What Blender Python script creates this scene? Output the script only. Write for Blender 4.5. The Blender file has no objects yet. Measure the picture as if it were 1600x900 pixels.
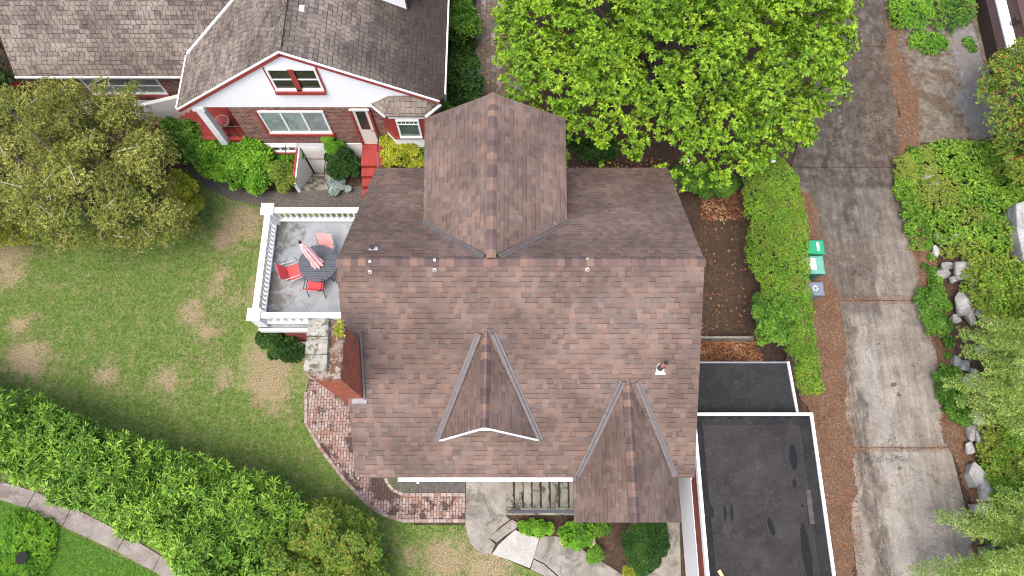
import bpy, math, random
import numpy as np
from mathutils import Vector, Matrix
random.seed(4); rng = np.random.default_rng(7)
SC = bpy.context.scene
COL = SC.collection
# ------------------------------------------------------------------ camera, sky, sun, exposure
H = 23.5; TH = math.radians(18.9); FPX = 1067.0
cam = bpy.data.cameras.new('camera'); camo = bpy.data.objects.new('camera', cam); COL.objects.link(camo)
cam.lens = 24.0; cam.sensor_width = 36.0; cam.clip_end = 1000; cam.clip_start = 0.1
camo.location = (0, 0, H); camo.rotation_euler = (TH, 0, 0); SC.camera = camo
SUN_EL = math.radians(69); SUN_AZ = math.radians(-152)      # azimuth of the sun seen from above, from +Y clockwise
w = bpy.data.worlds.new('World'); SC.world = w; w.use_nodes = True
nt = w.node_tree; bg = nt.nodes['Background']; sky = nt.nodes.new('ShaderNodeTexSky')
sky.sky_type = 'NISHITA'; sky.sun_disc = False; sky.sun_elevation = SUN_EL; sky.sun_rotation = SUN_AZ
sky.air_density = 1.0; sky.dust_density = 4.0; sky.ozone_density = 0.5
nt.links.new(sky.outputs[0], bg.inputs[0]); bg.inputs[1].default_value = 0.15
sl = bpy.data.lights.new('sun', 'SUN'); so = bpy.data.objects.new('sun', sl); COL.objects.link(so)
sl.energy = 1.0; sl.angle = math.radians(36); sl.color = (1.0, 0.95, 0.87)
sd = Vector((math.sin(SUN_AZ)*math.cos(SUN_EL), math.cos(SUN_AZ)*math.cos(SUN_EL), math.sin(SUN_EL)))
so.rotation_euler = (-sd).to_track_quat('-Z', 'Y').to_euler(); so.location = (0, 0, 60)
SC.view_settings.view_transform = 'Standard'; SC.view_settings.look = 'None'
SC.view_settings.gamma = 1; SC.view_settings.exposure = 1.25; SC.view_settings.use_curve_mapping = False
SC.render.resolution_x = 1024; SC.render.resolution_y = 576
SC.cycles.filter_width = 1.1; SC.cycles.max_bounces = 5; SC.cycles.transparent_max_bounces = 4

# ------------------------------------------------------------------ measuring helpers: a point of the survey photo at a known height / plane
cT, sT = math.cos(TH), math.sin(TH)
def ray(u, v):
    dx = (u-800)/FPX; dy = -(v-450)/FPX
    return Vector((dx, dy*cT + sT, dy*sT - cT))
def P(u, v, z=0.0):
    d = ray(u, v); t = (z-H)/d.z
    return Vector((d.x*t, d.y*t, z))
def PY(u, v, Y):
    d = ray(u, v); t = Y/d.y
    return Vector((d.x*t, Y, H+d.z*t))
def PPl(u, v, p0, n):
    d = ray(u, v); o = Vector((0, 0, H)); t = (p0-o).dot(n)/d.dot(n)
    return o+d*t
def inpoly(x, y, poly):
    x = np.asarray(x); y = np.asarray(y); c = np.zeros(x.shape, bool); n = len(poly); j = n-1
    for i in range(n):
        xi, yi = poly[i][0], poly[i][1]; xj, yj = poly[j][0], poly[j][1]
        m = ((yi > y) != (yj > y)) & (x < (xj-xi)*(y-yi)/((yj-yi) or 1e-9)+xi)
        c ^= m; j = i
    return c

# ------------------------------------------------------------------ material helpers
def lin(c):
    return tuple(((x/255)/12.92 if x/255 <= 0.04045 else ((x/255+0.055)/1.055)**2.4) for x in c)
class S:
    def __init__(s, nt, sock): s.nt, s.k = nt, sock
    def _m(s, op, o=None, o2=None, rev=False):
        n = s.nt.nodes.new('ShaderNodeMath'); n.operation = op
        a = [s, o, o2]
        if rev: a = [o, s, None]
        for i, q in enumerate(a):
            if q is None: continue
            if isinstance(q, S): s.nt.links.new(q.k, n.inputs[i])
            else: n.inputs[i].default_value = q
        return S(s.nt, n.outputs[0])
    def __add__(s, o): return s._m('ADD', o)
    __radd__ = __add__
    def __sub__(s, o): return s._m('SUBTRACT', o)
    def __rsub__(s, o): return s._m('SUBTRACT', o, rev=True)
    def __mul__(s, o): return s._m('MULTIPLY', o)
    __rmul__ = __mul__
    def __truediv__(s, o): return s._m('DIVIDE', o)
    def floor(s): return s._m('FLOOR')
    def fract(s): return s._m('FRACT')
    def abs(s): return s._m('ABSOLUTE')
    def gt(s, o): return s._m('GREATER_THAN', o)
    def lt(s, o): return s._m('LESS_THAN', o)
    def mx(s, o): return s._m('MAXIMUM', o)
    def mn(s, o): return s._m('MINIMUM', o)
    def pw(s, o): return s._m('POWER', o)
    def sm(s, a, b, lo=0.0, hi=1.0):
        n = s.nt.nodes.new('ShaderNodeMapRange'); n.interpolation_type = 'SMOOTHSTEP'
        s.nt.links.new(s.k, n.inputs[0])
        if a > b: a, b, lo, hi = b, a, hi, lo
        n.inputs[1].default_value = a; n.inputs[2].default_value = b; n.inputs[3].default_value = lo; n.inputs[4].default_value = hi
        return S(s.nt, n.outputs[0])
class M:
    def __init__(s, name, rough=0.8, spec=0.3):
        s.m = bpy.data.materials.new(name); s.m.use_nodes = True; s.nt = s.m.node_tree
        s.b = s.nt.nodes['Principled BSDF']; s.b.inputs['Roughness'].default_value = rough
        s.b.inputs['Specular IOR Level'].default_value = spec
        s.out = s.nt.nodes['Material Output']
    def geo(s, o):
        n = s.nt.nodes.new('ShaderNodeNewGeometry'); return S(s.nt, n.outputs[o])
    def pos(s): return s.geo('Position')
    def island(s): return s.geo('Random Per Island')
    def uv(s):
        n = s.nt.nodes.new('ShaderNodeUVMap'); n.uv_map = 'UVMap'; return S(s.nt, n.outputs[0])
    def obj(s):
        n = s.nt.nodes.new('ShaderNodeTexCoord'); return S(s.nt, n.outputs['Object'])
    def sep(s, v):
        n = s.nt.nodes.new('ShaderNodeSeparateXYZ'); s.nt.links.new(v.k, n.inputs[0])
        return [S(s.nt, o) for o in n.outputs]
    def comb(s, x, y, z=0.0):
        n = s.nt.nodes.new('ShaderNodeCombineXYZ')
        for i, q in enumerate((x, y, z)):
            if isinstance(q, S): s.nt.links.new(q.k, n.inputs[i])
            else: n.inputs[i].default_value = q
        return S(s.nt, n.outputs[0])
    def noise(s, v, scale, det=4, rough=0.6, dist=0.0):
        n = s.nt.nodes.new('ShaderNodeTexNoise'); s.nt.links.new(v.k, n.inputs['Vector'])
        n.inputs['Scale'].default_value = scale; n.inputs['Detail'].default_value = det
        n.inputs['Roughness'].default_value = rough; n.inputs['Distortion'].default_value = dist
        q = (S(s.nt, n.outputs[0])-0.5)*1.75+0.5; q.k.node.use_clamp = True
        return q
    def vor(s, v, scale, feat='F1', out='Distance'):
        n = s.nt.nodes.new('ShaderNodeTexVoronoi'); s.nt.links.new(v.k, n.inputs['Vector']); n.feature = feat
        n.inputs['Scale'].default_value = scale
        return S(s.nt, n.outputs[out])
    def white(s, v):
        n = s.nt.nodes.new('ShaderNodeTexWhiteNoise'); n.noise_dimensions = '3D'; s.nt.links.new(v.k, n.inputs['Vector'])
        return S(s.nt, n.outputs['Value'])
    def mapv(s, v, sc):
        n = s.nt.nodes.new('ShaderNodeMapping'); s.nt.links.new(v.k, n.inputs[0]); n.inputs['Scale'].default_value = sc
        return S(s.nt, n.outputs[0])
    def ramp(s, f, stops, const=False):
        n = s.nt.nodes.new('ShaderNodeValToRGB'); s.nt.links.new(f.k, n.inputs[0]); r = n.color_ramp
        if const: r.interpolation = 'CONSTANT'
        while len(r.elements) < len(stops): r.elements.new(0.5)
        for e, (p, c) in zip(r.elements, stops): e.position = p; e.color = (*c, 1)
        return S(s.nt, n.outputs[0])
    def mix(s, f, a, b, mode='MIX'):
        n = s.nt.nodes.new('ShaderNodeMix'); n.data_type = 'RGBA'; n.blend_type = mode
        for i, q in ((0, f), (6, a), (7, b)):
            if isinstance(q, S): s.nt.links.new(q.k, n.inputs[i])
            elif i == 0: n.inputs[0].default_value = q
            else: n.inputs[i].default_value = (*q, 1)
        return S(s.nt, n.outputs[2])
    def col(s, c):
        if isinstance(c, S): s.nt.links.new(c.k, s.b.inputs['Base Color'])
        else: s.b.inputs['Base Color'].default_value = (*c, 1)
        return s
    def rough(s, r): s.nt.links.new(r.k, s.b.inputs['Roughness']); return s
    def bump(s, h, strength=0.5, dist=0.01):
        n = s.nt.nodes.new('ShaderNodeBump'); s.nt.links.new(h.k, n.inputs['Height'])
        n.inputs['Strength'].default_value = strength; n.inputs['Distance'].default_value = dist
        s.nt.links.new(n.outputs[0], s.b.inputs['Normal']); return s

def shingle(name, tones, w=0.30, h=0.143, line=0.5, gap=0.25, stain=None, gapw=0.03, linew=0.13, seed=0.0, dirt=0.25):
    m = M(name, 0.95, 0.15); x, y, _ = m.sep(m.uv())
    ry = y/h; row = ry.floor(); fy = ry.fract()
    off = m.white(m.comb(row, 3.3+seed))
    xx = x/w+off*9.0; c1 = xx.floor(); fx = xx.fract()
    r1 = m.white(m.comb(c1, row, 1.7+seed))
    x2 = x/(w*0.62)+off*5.0; c2 = x2.floor(); fx2 = x2.fract()
    r2 = m.white(m.comb(c2, row, 8.1+seed))
    base = m.ramp(r1*0.62+r2*0.38, tones)
    tab = r2.gt(0.5)
    base = m.mix(tab*0.16, base, (0.02, 0.015, 0.015))
    gran = m.noise(m.pos(), 60, 3, 0.7)
    base = m.mix(1.0, base, m.ramp(gran, [(0.3, (0.8, 0.8, 0.8)), (0.7, (1.18, 1.16, 1.14))]), 'MULTIPLY')
    big = m.noise(m.pos(), 0.55, 4, 0.6)
    base = m.mix(1.0, base, m.ramp(big, [(0.3, (1-dirt,)*3), (0.7, (1+dirt*0.5,)*3)]), 'MULTIPLY')
    ln = fy.lt(linew)*(r2.gt(0.56)*0.88+0.12)*line  # dark butt-edge band: course shadow line painted into the shingle colour
    gp = fx2.lt(gapw)*gap
    base = m.mix(ln.mx(gp), base, (0.025, 0.018, 0.018))
    if stain: base = stain(m, base)
    m.col(base)
    m.bump(tab*0.6+(1.0-fy)*0.5+gran*0.2, 0.6, 0.010)
    return m.m
R0 = [(0.05, (0.100, 0.082, 0.080)), (0.22, (0.135, 0.113, 0.108)), (0.38, (0.150, 0.112, 0.099)), (0.5, (0.155, 0.122, 0.110)), (0.62, (0.172, 0.122, 0.105)), (0.78, (0.125, 0.100, 0.094)), (0.95, (0.185, 0.132, 0.112))]
MAT = {}
R0 = [(a_, (c_[0]*1.13, c_[1]*1.05, c_[2]*.97)) for a_, c_ in R0]
MAT['roof'] = shingle('brown_shingles', R0, 0.29, 0.143, 0.66, 0.12)
MAT['roof_cross'] = shingle('brown_shingles_across', R0, 0.33, 0.143, 0.5, 0.12, seed=4.0)
def ncol(r, g, b): return (r, g, b)
T0 = [(0.1, (0.115, 0.090, 0.085)), (0.35, (0.18, 0.150, 0.130)), (0.6, (0.225, 0.190, 0.160)), (0.85, (0.25, 0.215, 0.18)), (1.0, (0.15, 0.12, 0.115))]
def stainN(m, b):
    x, y, z = m.sep(m.pos())
    k = (x + m.noise(m.pos(), 0.8, 4)*1.6).sm(-5.6, -2.0)*0.85
    return m.mix(k, b, (0.036, 0.027, 0.024))
MAT['roof_old'] = shingle('weathered_tan_shingles', T0, 0.30, 0.15, 0.7, 0.8, gapw=0.11, linew=0.17, seed=9.0, dirt=0.3)
MAT['roof_old_dark'] = shingle('weathered_stained_shingles', T0, 0.30, 0.15, 0.75, 0.8, stain=stainN, gapw=0.11, linew=0.17, seed=2.0, dirt=0.3)
def capm():
    m = M('ridge_shingles', 0.95, 0.15); r = m.island()
    c = m.ramp(r, [(0.0, (0.095, 0.068, 0.064)), (0.45, (0.145, 0.10, 0.09)), (0.78, (0.18, 0.115, 0.095)), (1.0, (0.22, 0.14, 0.105))])
    g = m.noise(m.pos(), 70, 3)
    c = m.mix(1.0, c, m.ramp(g, [(0.3, (0.8,)*3), (0.7, (1.2,)*3)]), 'MULTIPLY'); m.col(c); m.bump(g, 0.4, 0.004); return m.m
MAT['cap'] = capm()
def plain(name, c, rough=0.6, spec=0.4, var=0.12, scale=6, metal=0.0, dirt=None):
    m = M(name, rough, spec); m.b.inputs['Metallic'].default_value = metal
    n = m.noise(m.pos(), scale, 5, 0.65)
    col = m.mix(1.0, c, m.ramp(n, [(0.25, (1-var,)*3), (0.75, (1+var*0.6,)*3)]), 'MULTIPLY')
    if dirt:
        n2 = m.noise(m.pos(), scale*2.3, 6, 0.75)
        col = m.mix(n2.sm(0.55, 0.75)*dirt[0], col, dirt[1])
    m.col(col); m.bump(m.noise(m.pos(), 45, 3), 0.15, 0.003); return m.m
MAT['white'] = plain('white_paint', (0.76, 0.76, 0.75), 0.55, var=0.05, dirt=(0.25, (0.5, 0.48, 0.43)))
MAT['gutterw'] = plain('dirty_white_gutter', (0.60, 0.58, 0.56), 0.6, var=0.15, scale=9, dirt=(0.75, (0.20, 0.16, 0.14)))
MAT['white_clean'] = plain('white_stucco', (0.84, 0.84, 0.84), 0.8, 0.2, var=0.03)
MAT['cream'] = plain('cream_panel', (0.70, 0.67, 0.60), 0.6, var=0.06)
MAT['redtrim'] = plain('red_trim_paint', (0.30, 0.045, 0.038), 0.5, var=0.15)
MAT['redfloor'] = plain('red_painted_concrete', (0.27, 0.035, 0.028), 0.55, var=0.3, scale=2.5, dirt=(0.5, (0.12, 0.03, 0.025)))
MAT['flash'] = plain('brown_grey_flashing', (0.13, 0.115, 0.115), 0.5, 0.4, var=0.15)
MAT['metal'] = plain('galvanised_metal', (0.26, 0.27, 0.29), 0.4, 0.5, metal=0.5)
MAT['black'] = plain('black_metal', (0.018, 0.018, 0.02), 0.45, 0.5)
MAT['darkgrey'] = plain('dark_grey_plastic', (0.055, 0.06, 0.07), 0.55, 0.4)
MAT['brownwall'] = plain('dark_brown_siding', (0.042, 0.024, 0.021), 0.7, 0.3)
MAT['brownbeam'] = plain('brown_timber', (0.085, 0.045, 0.04), 0.7, 0.3)
MAT['bark'] = plain('grey_bark', (0.17, 0.145, 0.12), 0.9, 0.1, var=0.4, scale=12)
MAT['soilpit'] = plain('dark_window_interior', (0.01, 0.01, 0.01), 0.9)
def brick(name, tones, mort, bw=0.215, bh=0.072, vertical=False, mw=0.10, moss=None, worn=0.3, white=None):
    m = M(name, 0.9, 0.2); x, y, _ = m.sep(m.uv())
    if vertical: x, y = y, x
    ry = y/bh; row = ry.floor(); fy = ry.fract()
    par = (row*0.5).fract()
    xx = x/bw+par+m.white(m.comb(row, 0.5))*0.12; c = xx.floor(); fx = xx.fract()
    r = m.white(m.comb(c, row, 2.2))
    base = m.ramp(r, tones)
    n = m.noise(m.pos(), 22, 4, 0.7)
    base = m.mix(1.0, base, m.ramp(n, [(0.3, (1-worn,)*3), (0.7, (1+worn*0.6,)*3)]), 'MULTIPLY')
    if white:
        wn = m.noise(m.pos(), 3.0, 6, 0.75); base = m.mix(wn.sm(0.42, 0.7)*white[0], base, white[1])
    mo = (fy.lt(mw)).mx(fx.lt(mw*bh/bw))
    base = m.mix(mo, base, mort)
    if moss:
        mn = m.noise(m.pos(), moss[2], 6, 0.7)
        if len(moss) > 3:
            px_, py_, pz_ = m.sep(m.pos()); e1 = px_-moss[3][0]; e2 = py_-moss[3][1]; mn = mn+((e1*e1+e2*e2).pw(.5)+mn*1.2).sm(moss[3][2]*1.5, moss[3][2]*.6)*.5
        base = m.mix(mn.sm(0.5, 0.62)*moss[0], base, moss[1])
    m.col(base); m.bump((1.0-mo)*0.7+n*0.4, 0.7, 0.008); return m.m
MAT['brick_n'] = brick('multicolour_brick', [(0, (0.16, 0.045, 0.04)), (0.3, (0.27, 0.085, 0.06)), (0.55, (0.11, 0.05, 0.055)), (0.75, (0.31, 0.17, 0.11)), (1, (0.20, 0.06, 0.045))], (0.30, 0.25, 0.22), 0.20, 0.085, mw=0.2)
MAT['brick_c'] = brick('chimney_brick', [(0, (0.36, 0.085, 0.045)), (0.5, (0.46, 0.14, 0.07)), (1, (0.31, 0.07, 0.045))], (0.30, 0.17, 0.13), 0.20, 0.075, mw=0.11, moss=(0.35, (0.10, 0.06, 0.055), 4.5))
MAT['brick_r'] = brick('red_brick', [(0, (0.24, 0.05, 0.035)), (0.5, (0.31, 0.085, 0.06)), (1, (0.20, 0.04, 0.035))], (0.25, 0.14, 0.12), 0.20, 0.07)
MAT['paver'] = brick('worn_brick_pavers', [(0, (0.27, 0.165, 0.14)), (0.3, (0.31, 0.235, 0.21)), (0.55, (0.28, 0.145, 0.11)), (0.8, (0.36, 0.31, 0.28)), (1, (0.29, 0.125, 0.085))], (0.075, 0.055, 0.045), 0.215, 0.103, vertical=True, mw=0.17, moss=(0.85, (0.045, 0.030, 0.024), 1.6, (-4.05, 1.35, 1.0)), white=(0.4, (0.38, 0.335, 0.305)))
MAT['paver_n'] = brick('mossy_square_pavers', [(0, (0.15, 0.12, 0.095)), (0.35, (0.22, 0.175, 0.14)), (0.7, (0.11, 0.095, 0.085)), (1, (0.33, 0.29, 0.25))], (0.07, 0.065, 0.045), 0.28, 0.22, vertical=True, mw=0.07, moss=(0.6, (0.13, 0.09, 0.05), 2.0))
def borderm():
    m = M('border_brick', 0.9, 0.2); r = m.island()
    c = m.ramp(r, [(0, (0.26, 0.16, 0.13)), (0.4, (0.33, 0.26, 0.235)), (0.8, (0.36, 0.30, 0.27)), (1, (0.27, 0.13, 0.095))])
    n = m.noise(m.pos(), 9, 6, 0.7); c = m.mix(n.sm(0.5, 0.75)*0.6, c, (0.16, 0.11, 0.09)); m.col(c); m.bump(n, 0.4, 0.005); return m.m
MAT['border'] = borderm()
def concrete(name, c1, c2, st=(0.10, 0.09, 0.08), amt=0.7, sc=0.9, thr=(0.48, 0.72)):
    m = M(name, 0.85, 0.25); p = m.pos()
    n = m.noise(p, 1.7, 8, 0.7); c = m.ramp(n, [(0.3, c1), (0.7, c2)])
    s_ = m.noise(p, sc, 9, 0.72, 0.6); c = m.mix(s_.sm(*thr)*amt, c, st)
    f = m.noise(p, 30, 5, 0.8); c = m.mix(1.0, c, m.ramp(f, [(0.3, (0.78,)*3), (0.7, (1.18,)*3)]), 'MULTIPLY')
    m.col(c); m.bump(f, 0.3, 0.006); return m.m
MAT['conc'] = concrete('weathered_concrete', (0.20, 0.18, 0.15), (0.29, 0.27, 0.235), amt=0.8, sc=1.3)
MAT['conc_pale'] = concrete('pale_concrete', (0.36, 0.345, 0.315), (0.42, 0.405, 0.375), amt=0.15)
MAT['conc_step'] = concrete('mossy_step_concrete', (0.17, 0.16, 0.13), (0.26, 0.245, 0.20), (0.055, 0.05, 0.04), amt=0.9, sc=2.4, thr=(0.5, 0.66))
MAT['conc_walk'] = concrete('sidewalk_concrete', (0.20, 0.175, 0.155), (0.27, 0.245, 0.215), (0.11, 0.075, 0.065), amt=0.7, sc=1.1)
MAT['stone'] = concrete('lichen_stone', (0.22, 0.21, 0.17), (0.36, 0.34, 0.29), (0.10, 0.09, 0.055), amt=0.95, sc=5.0, thr=(0.48, 0.6))
MAT['crown'] = concrete('mossy_chimney_crown', (0.15, 0.11, 0.07), (0.33, 0.30, 0.26), (0.11, 0.045, 0.025), amt=0.9, sc=6.0, thr=(0.45, 0.56))
MAT['rock'] = concrete('rockery_stone', (0.24, 0.24, 0.23), (0.40, 0.39, 0.365), (0.17, 0.155, 0.14), amt=0.7, sc=1.8)
def deckm():
    m = M('grey_deck_coating', 0.6, 0.35); p = m.pos(); x, y, z = m.sep(p)
    c = m.ramp(m.noise(p, 1.5, 6, 0.7), [(0.3, (0.215, 0.235, 0.25)), (0.7, (0.29, 0.305, 0.315))])
    n = m.noise(p, 2.2, 9, 0.75, 0.4)
    k = (n*1.5+x.sm(-8.0, -6.4, 0.30, -0.15)).sm(0.70, 1.15)
    c = m.mix(k*0.8, c, (0.085, 0.072, 0.048)); m.col(c); return m.m
MAT['deck'] = deckm()
def drivem():
    m = M('driveway_concrete', 0.85, 0.25); p = m.pos(); x, y, z = m.sep(p)
    n = m.noise(p, 1.1, 9, 0.72); f = m.noise(m.mapv(p, (1, 3.5, 1)), 14, 6, 0.8)
    c = m.ramp(n, [(0.3, (0.165, 0.143, 0.116)), (0.7, (0.265, 0.236, 0.198))])
    wob = m.noise(p, 0.7, 5, 0.6)*1.2-0.6
    xw = x+wob*0.7; yw = y+wob*0.5
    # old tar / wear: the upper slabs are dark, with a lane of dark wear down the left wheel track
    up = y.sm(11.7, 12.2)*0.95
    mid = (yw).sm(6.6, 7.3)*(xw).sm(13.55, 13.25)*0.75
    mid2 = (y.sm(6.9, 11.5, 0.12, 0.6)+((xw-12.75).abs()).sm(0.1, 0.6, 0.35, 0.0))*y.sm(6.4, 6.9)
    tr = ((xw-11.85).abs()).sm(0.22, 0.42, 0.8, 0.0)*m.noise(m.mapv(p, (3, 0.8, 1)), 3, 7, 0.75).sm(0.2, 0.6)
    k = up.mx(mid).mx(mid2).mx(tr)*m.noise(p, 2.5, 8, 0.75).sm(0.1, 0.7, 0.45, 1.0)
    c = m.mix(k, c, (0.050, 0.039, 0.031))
    stk = m.noise(m.mapv(p, (4, 0.35, 1)), 1.6, 7, 0.7); c = m.mix(1.0, c, m.ramp(stk, [(0.2, (0.72, 0.71, 0.70)), (0.8, (1.22, 1.22, 1.22))]), 'MULTIPLY')
    for sx_, sy_, sr_ in ((13.15, 4.45, .11), (12.55, 4.1, .10), (13.2, 4.05, .12), (13.0, 1.75, .07), (12.9, 5.9, .06), (12.5, 8.6, .10)):
        dx = xw-sx_; dy = yw-sy_; c = m.mix((dx*dx+dy*dy).pw(.5).sm(sr_, sr_*.4)*0.75, c, (0.035, 0.03, 0.028))
    light = ((xw-12.6).abs()).sm(0.1, 0.35, 0.35, 0.0)*y.sm(6.5, 5.5)
    c = m.mix(light, c, (0.33, 0.315, 0.29))
    grey = ((xw-13.4).abs()).sm(0.1, 0.5, 0.3, 0.0)*y.sm(3.5, 1.5)
    c = m.mix(grey, c, (0.22, 0.215, 0.21))
    sp = m.noise(p, 3.2, 7, 0.8); c = m.mix(sp.sm(0.62, 0.72)*0.5, c, (0.10, 0.088, 0.08))
    ru = m.noise(p, 1.9, 6, 0.75); c = m.mix(ru.sm(0.66, 0.9)*0.3, c, (0.24, 0.16, 0.11))
    ck = m.vor(m.comb(xw*0.6+m.noise(p, 2.5, 6, .8)*0.35, yw*0.28+m.noise(p, 2.1, 6, .8)*0.3), 1.0, 'DISTANCE_TO_EDGE'); c = m.mix(ck.lt(0.006)*0.7, c, (0.03, 0.025, 0.02))
    c = m.mix(1.0, c, m.ramp(f, [(0.3, (0.72,)*3), (0.7, (1.25,)*3)]), 'MULTIPLY')
    m.col(c); m.bump(f, 0.3, 0.005); return m.m
MAT['drive'] = drivem()
def soil(name, c1, c2, c3=None, sc=7):
    m = M(name, 0.95, 0.1); p = m.pos()
    n = m.noise(p, sc, 9, 0.85); c = m.ramp(n, [(0.25, tuple(q*.75 for q in c1)), (0.75, tuple(q*1.1 for q in c2))])
    n2 = m.noise(p, 1.2, 5, 0.6)
    if c3: c = m.mix(n2.sm(0.45, 0.65)*0.8, c, c3)
    m.col(c); m.bump(n, 0.8, 0.03); return m.m
MAT['soil'] = soil('dark_soil', (0.040, 0.026, 0.018), (0.115, 0.075, 0.052), (0.06, 0.042, 0.03))
MAT['gravel'] = soil('dark_gravel', (0.075, 0.065, 0.060), (0.16, 0.145, 0.13), None, 14)
MAT['litter'] = soil('needle_litter', (0.070, 0.042, 0.028), (0.215, 0.125, 0.078), (0.12, 0.082, 0.06), 9)
MAT['pad'] = soil('mossy_broken_concrete', (0.085, 0.068, 0.05), (0.235, 0.21, 0.175), (0.095, 0.07, 0.045), 2.6)
MAT['asphalt'] = soil('grey_paving', (0.15, 0.145, 0.14), (0.245, 0.235, 0.225), (0.17, 0.155, 0.14), 5)
DRY = [(5,395,40),(45,560,30),(20,430,20),(300,485,22),(318,515,18),(352,372,22),(378,345,28),(345,430,12),(415,600,26),(408,552,24),(440,575,26),(430,625,20),(165,588,18),(262,592,22),(350,590,16),(700,872,30),(760,890,34),(640,868,14),(392,365,16),(338,455,12),(395,450,12),(30,505,16),(370,470,12)]
DRYW = [(P(u, v).x, P(u, v).y, r/45.0) for u, v, r in DRY]
def lawnm(name, g1, g2, dry=True, blade=False):
    m = M(name, 0.95, 0.05); p = m.pos(); x, y, z = m.sep(p)
    n = m.noise(p, 7, 9, 0.85); f = m.noise(p, 22, 6, 0.85)
    c = m.ramp(n, [(0.3, g1), (0.75, g2)])
    if dry:
        wx = x+(m.noise(p, 1.5, 9, 0.85)-0.5)*3.0; q = m.mapv(p, (1.0, 1.0, 1.0))
        wy = y+(m.noise(m.comb(x+31.0, y), 1.5, 9, 0.85)-0.5)*3.0
        k = None
        for bx, by, br in DRYW:
            dx = wx-bx; dy = wy-by; d = (dx*dx+dy*dy).pw(0.5)
            t = d.sm(br*2.1, br*0.2)
            k = t if k is None else k.mx(t)
        k = k.mx(m.noise(p, 0.8, 9, 0.82).sm(0.5, 0.85)*0.7)
        dc = m.ramp(f, [(0.3, (0.21, 0.15, 0.09)), (0.7, (0.36, 0.28, 0.185))])
        k = (k*1.45-m.noise(p, 6, 9, 0.85).sm(0.35, 0.8)*1.0).mx(0.0).mn(1.0)
        c = m.mix(k*(0.6 if blade else 0.95), c, dc)
        c = m.mix((m.noise(p, 2.3, 9, 0.8)).sm(0.42, 0.85)*0.6, c, (0.33, 0.275, 0.15))
    if blade:
        c = m.mix(1.0, c, m.ramp(m.island(), [(0, (0.5, 0.55, 0.5)), (1, (1.4, 1.35, 1.3))]), 'MULTIPLY')
    else:
        c = m.mix(1.0, c, m.ramp(f, [(0.25, (0.5,)*3), (0.75, (1.5,)*3)]), 'MULTIPLY')
    m.col(c)
    if not blade: m.bump(f+n, 0.7, 0.03)
    return m.m
MAT['lawn'] = lawnm('lawn_turf', (0.065, 0.125, 0.022), (0.195, 0.260, 0.070))
MAT['blade'] = lawnm('lawn_blades', (0.075, 0.165, 0.026), (0.215, 0.300, 0.080), blade=True)
MAT['lawn2'] = lawnm('lush_turf', (0.060, 0.13, 0.022), (0.12, 0.22, 0.04), dry=False)
MAT['blade2'] = lawnm('lush_blades', (0.07, 0.17, 0.022), (0.14, 0.28, 0.04), dry=False, blade=True)
def roofing(name, c1, c2, tar=True):
    m = M(name, 0.75, 0.3); p = m.pos()
    c = m.ramp(m.noise(p, 0.9, 8, 0.7), [(0.3, c1), (0.7, c2)])
    sp = m.noise(p, 26, 2, 0.5); c = m.mix(sp.sm(0.84, 0.90)*0.4, c, (0.35, 0.33, 0.31))
    x, y, z = m.sep(p); sm_ = ((x*0.95+m.noise(p, 2, 3)*0.02).fract()).lt(0.02); c = m.mix(sm_*0.08, c, (0.10, 0.095, 0.09)); po = m.noise(p, 0.7, 5, 0.6); c = m.mix(((po-0.62).abs()).sm(0.025, 0.0)*0.12, c, (0.10, 0.09, 0.08))
    du = m.noise(p, 3, 8, 0.8); c = m.mix(du.sm(0.5, 0.9)*0.3, c, (0.085, 0.08, 0.075)); m.col(c)
    m.bump(m.noise(p, 50, 3), 0.3, 0.004); return m.m
MAT['membrane'] = roofing('grey_roofing_felt', (0.017, 0.0145, 0.0135), (0.032, 0.028, 0.026))
MAT['membrane_dark'] = roofing('black_roofing_felt', (0.010, 0.010, 0.011), (0.018, 0.018, 0.018))
MAT['tar'] = plain('glossy_tar', (0.006, 0.006, 0.008), 0.6, 0.2)
def glassm(name, c, rough=0.08):
    m = M(name, rough, 0.8); m.col(m.ramp(m.noise(m.pos(), 1.8, 3), [(0.35, tuple(q*0.7 for q in c)), (0.65, c)])); return m.m
MAT['glass'] = glassm('blinds_behind_glass', (0.28, 0.34, 0.33), 0.15)
MAT['glass_dark'] = glassm('dark_window_glass', (0.03, 0.03, 0.028), 0.1)
MAT['glass_green'] = glassm('green_reflecting_glass', (0.09, 0.13, 0.115), 0.1)
GAIN = {'magnolia_leaf': (1.12, 1.15, .9), 'long_hedge_leaf': (1.7, 1.45, .7), 'olive_bronze_leaf': (1.6, 1.75, 1.2), 'mid_green_leaf': (1.4, 1.35, 1.0), 'bright_green_leaf': (1.25, 1.3, .9), 'dark_green_leaf': (1.0, 1.05, .9), 'clipped_hedge_leaf': (1.45, 1.5, 1.2), 'reddish_green_leaf': (1.25, 1.5, 1.1), 'ground_cover_leaf': (1.8, 1.65, 1.2), 'lime_leaf': (1.4, 1.3, 1.1), 'pale_cedar_needle': (1.6, 1.3, .7)}
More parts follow.
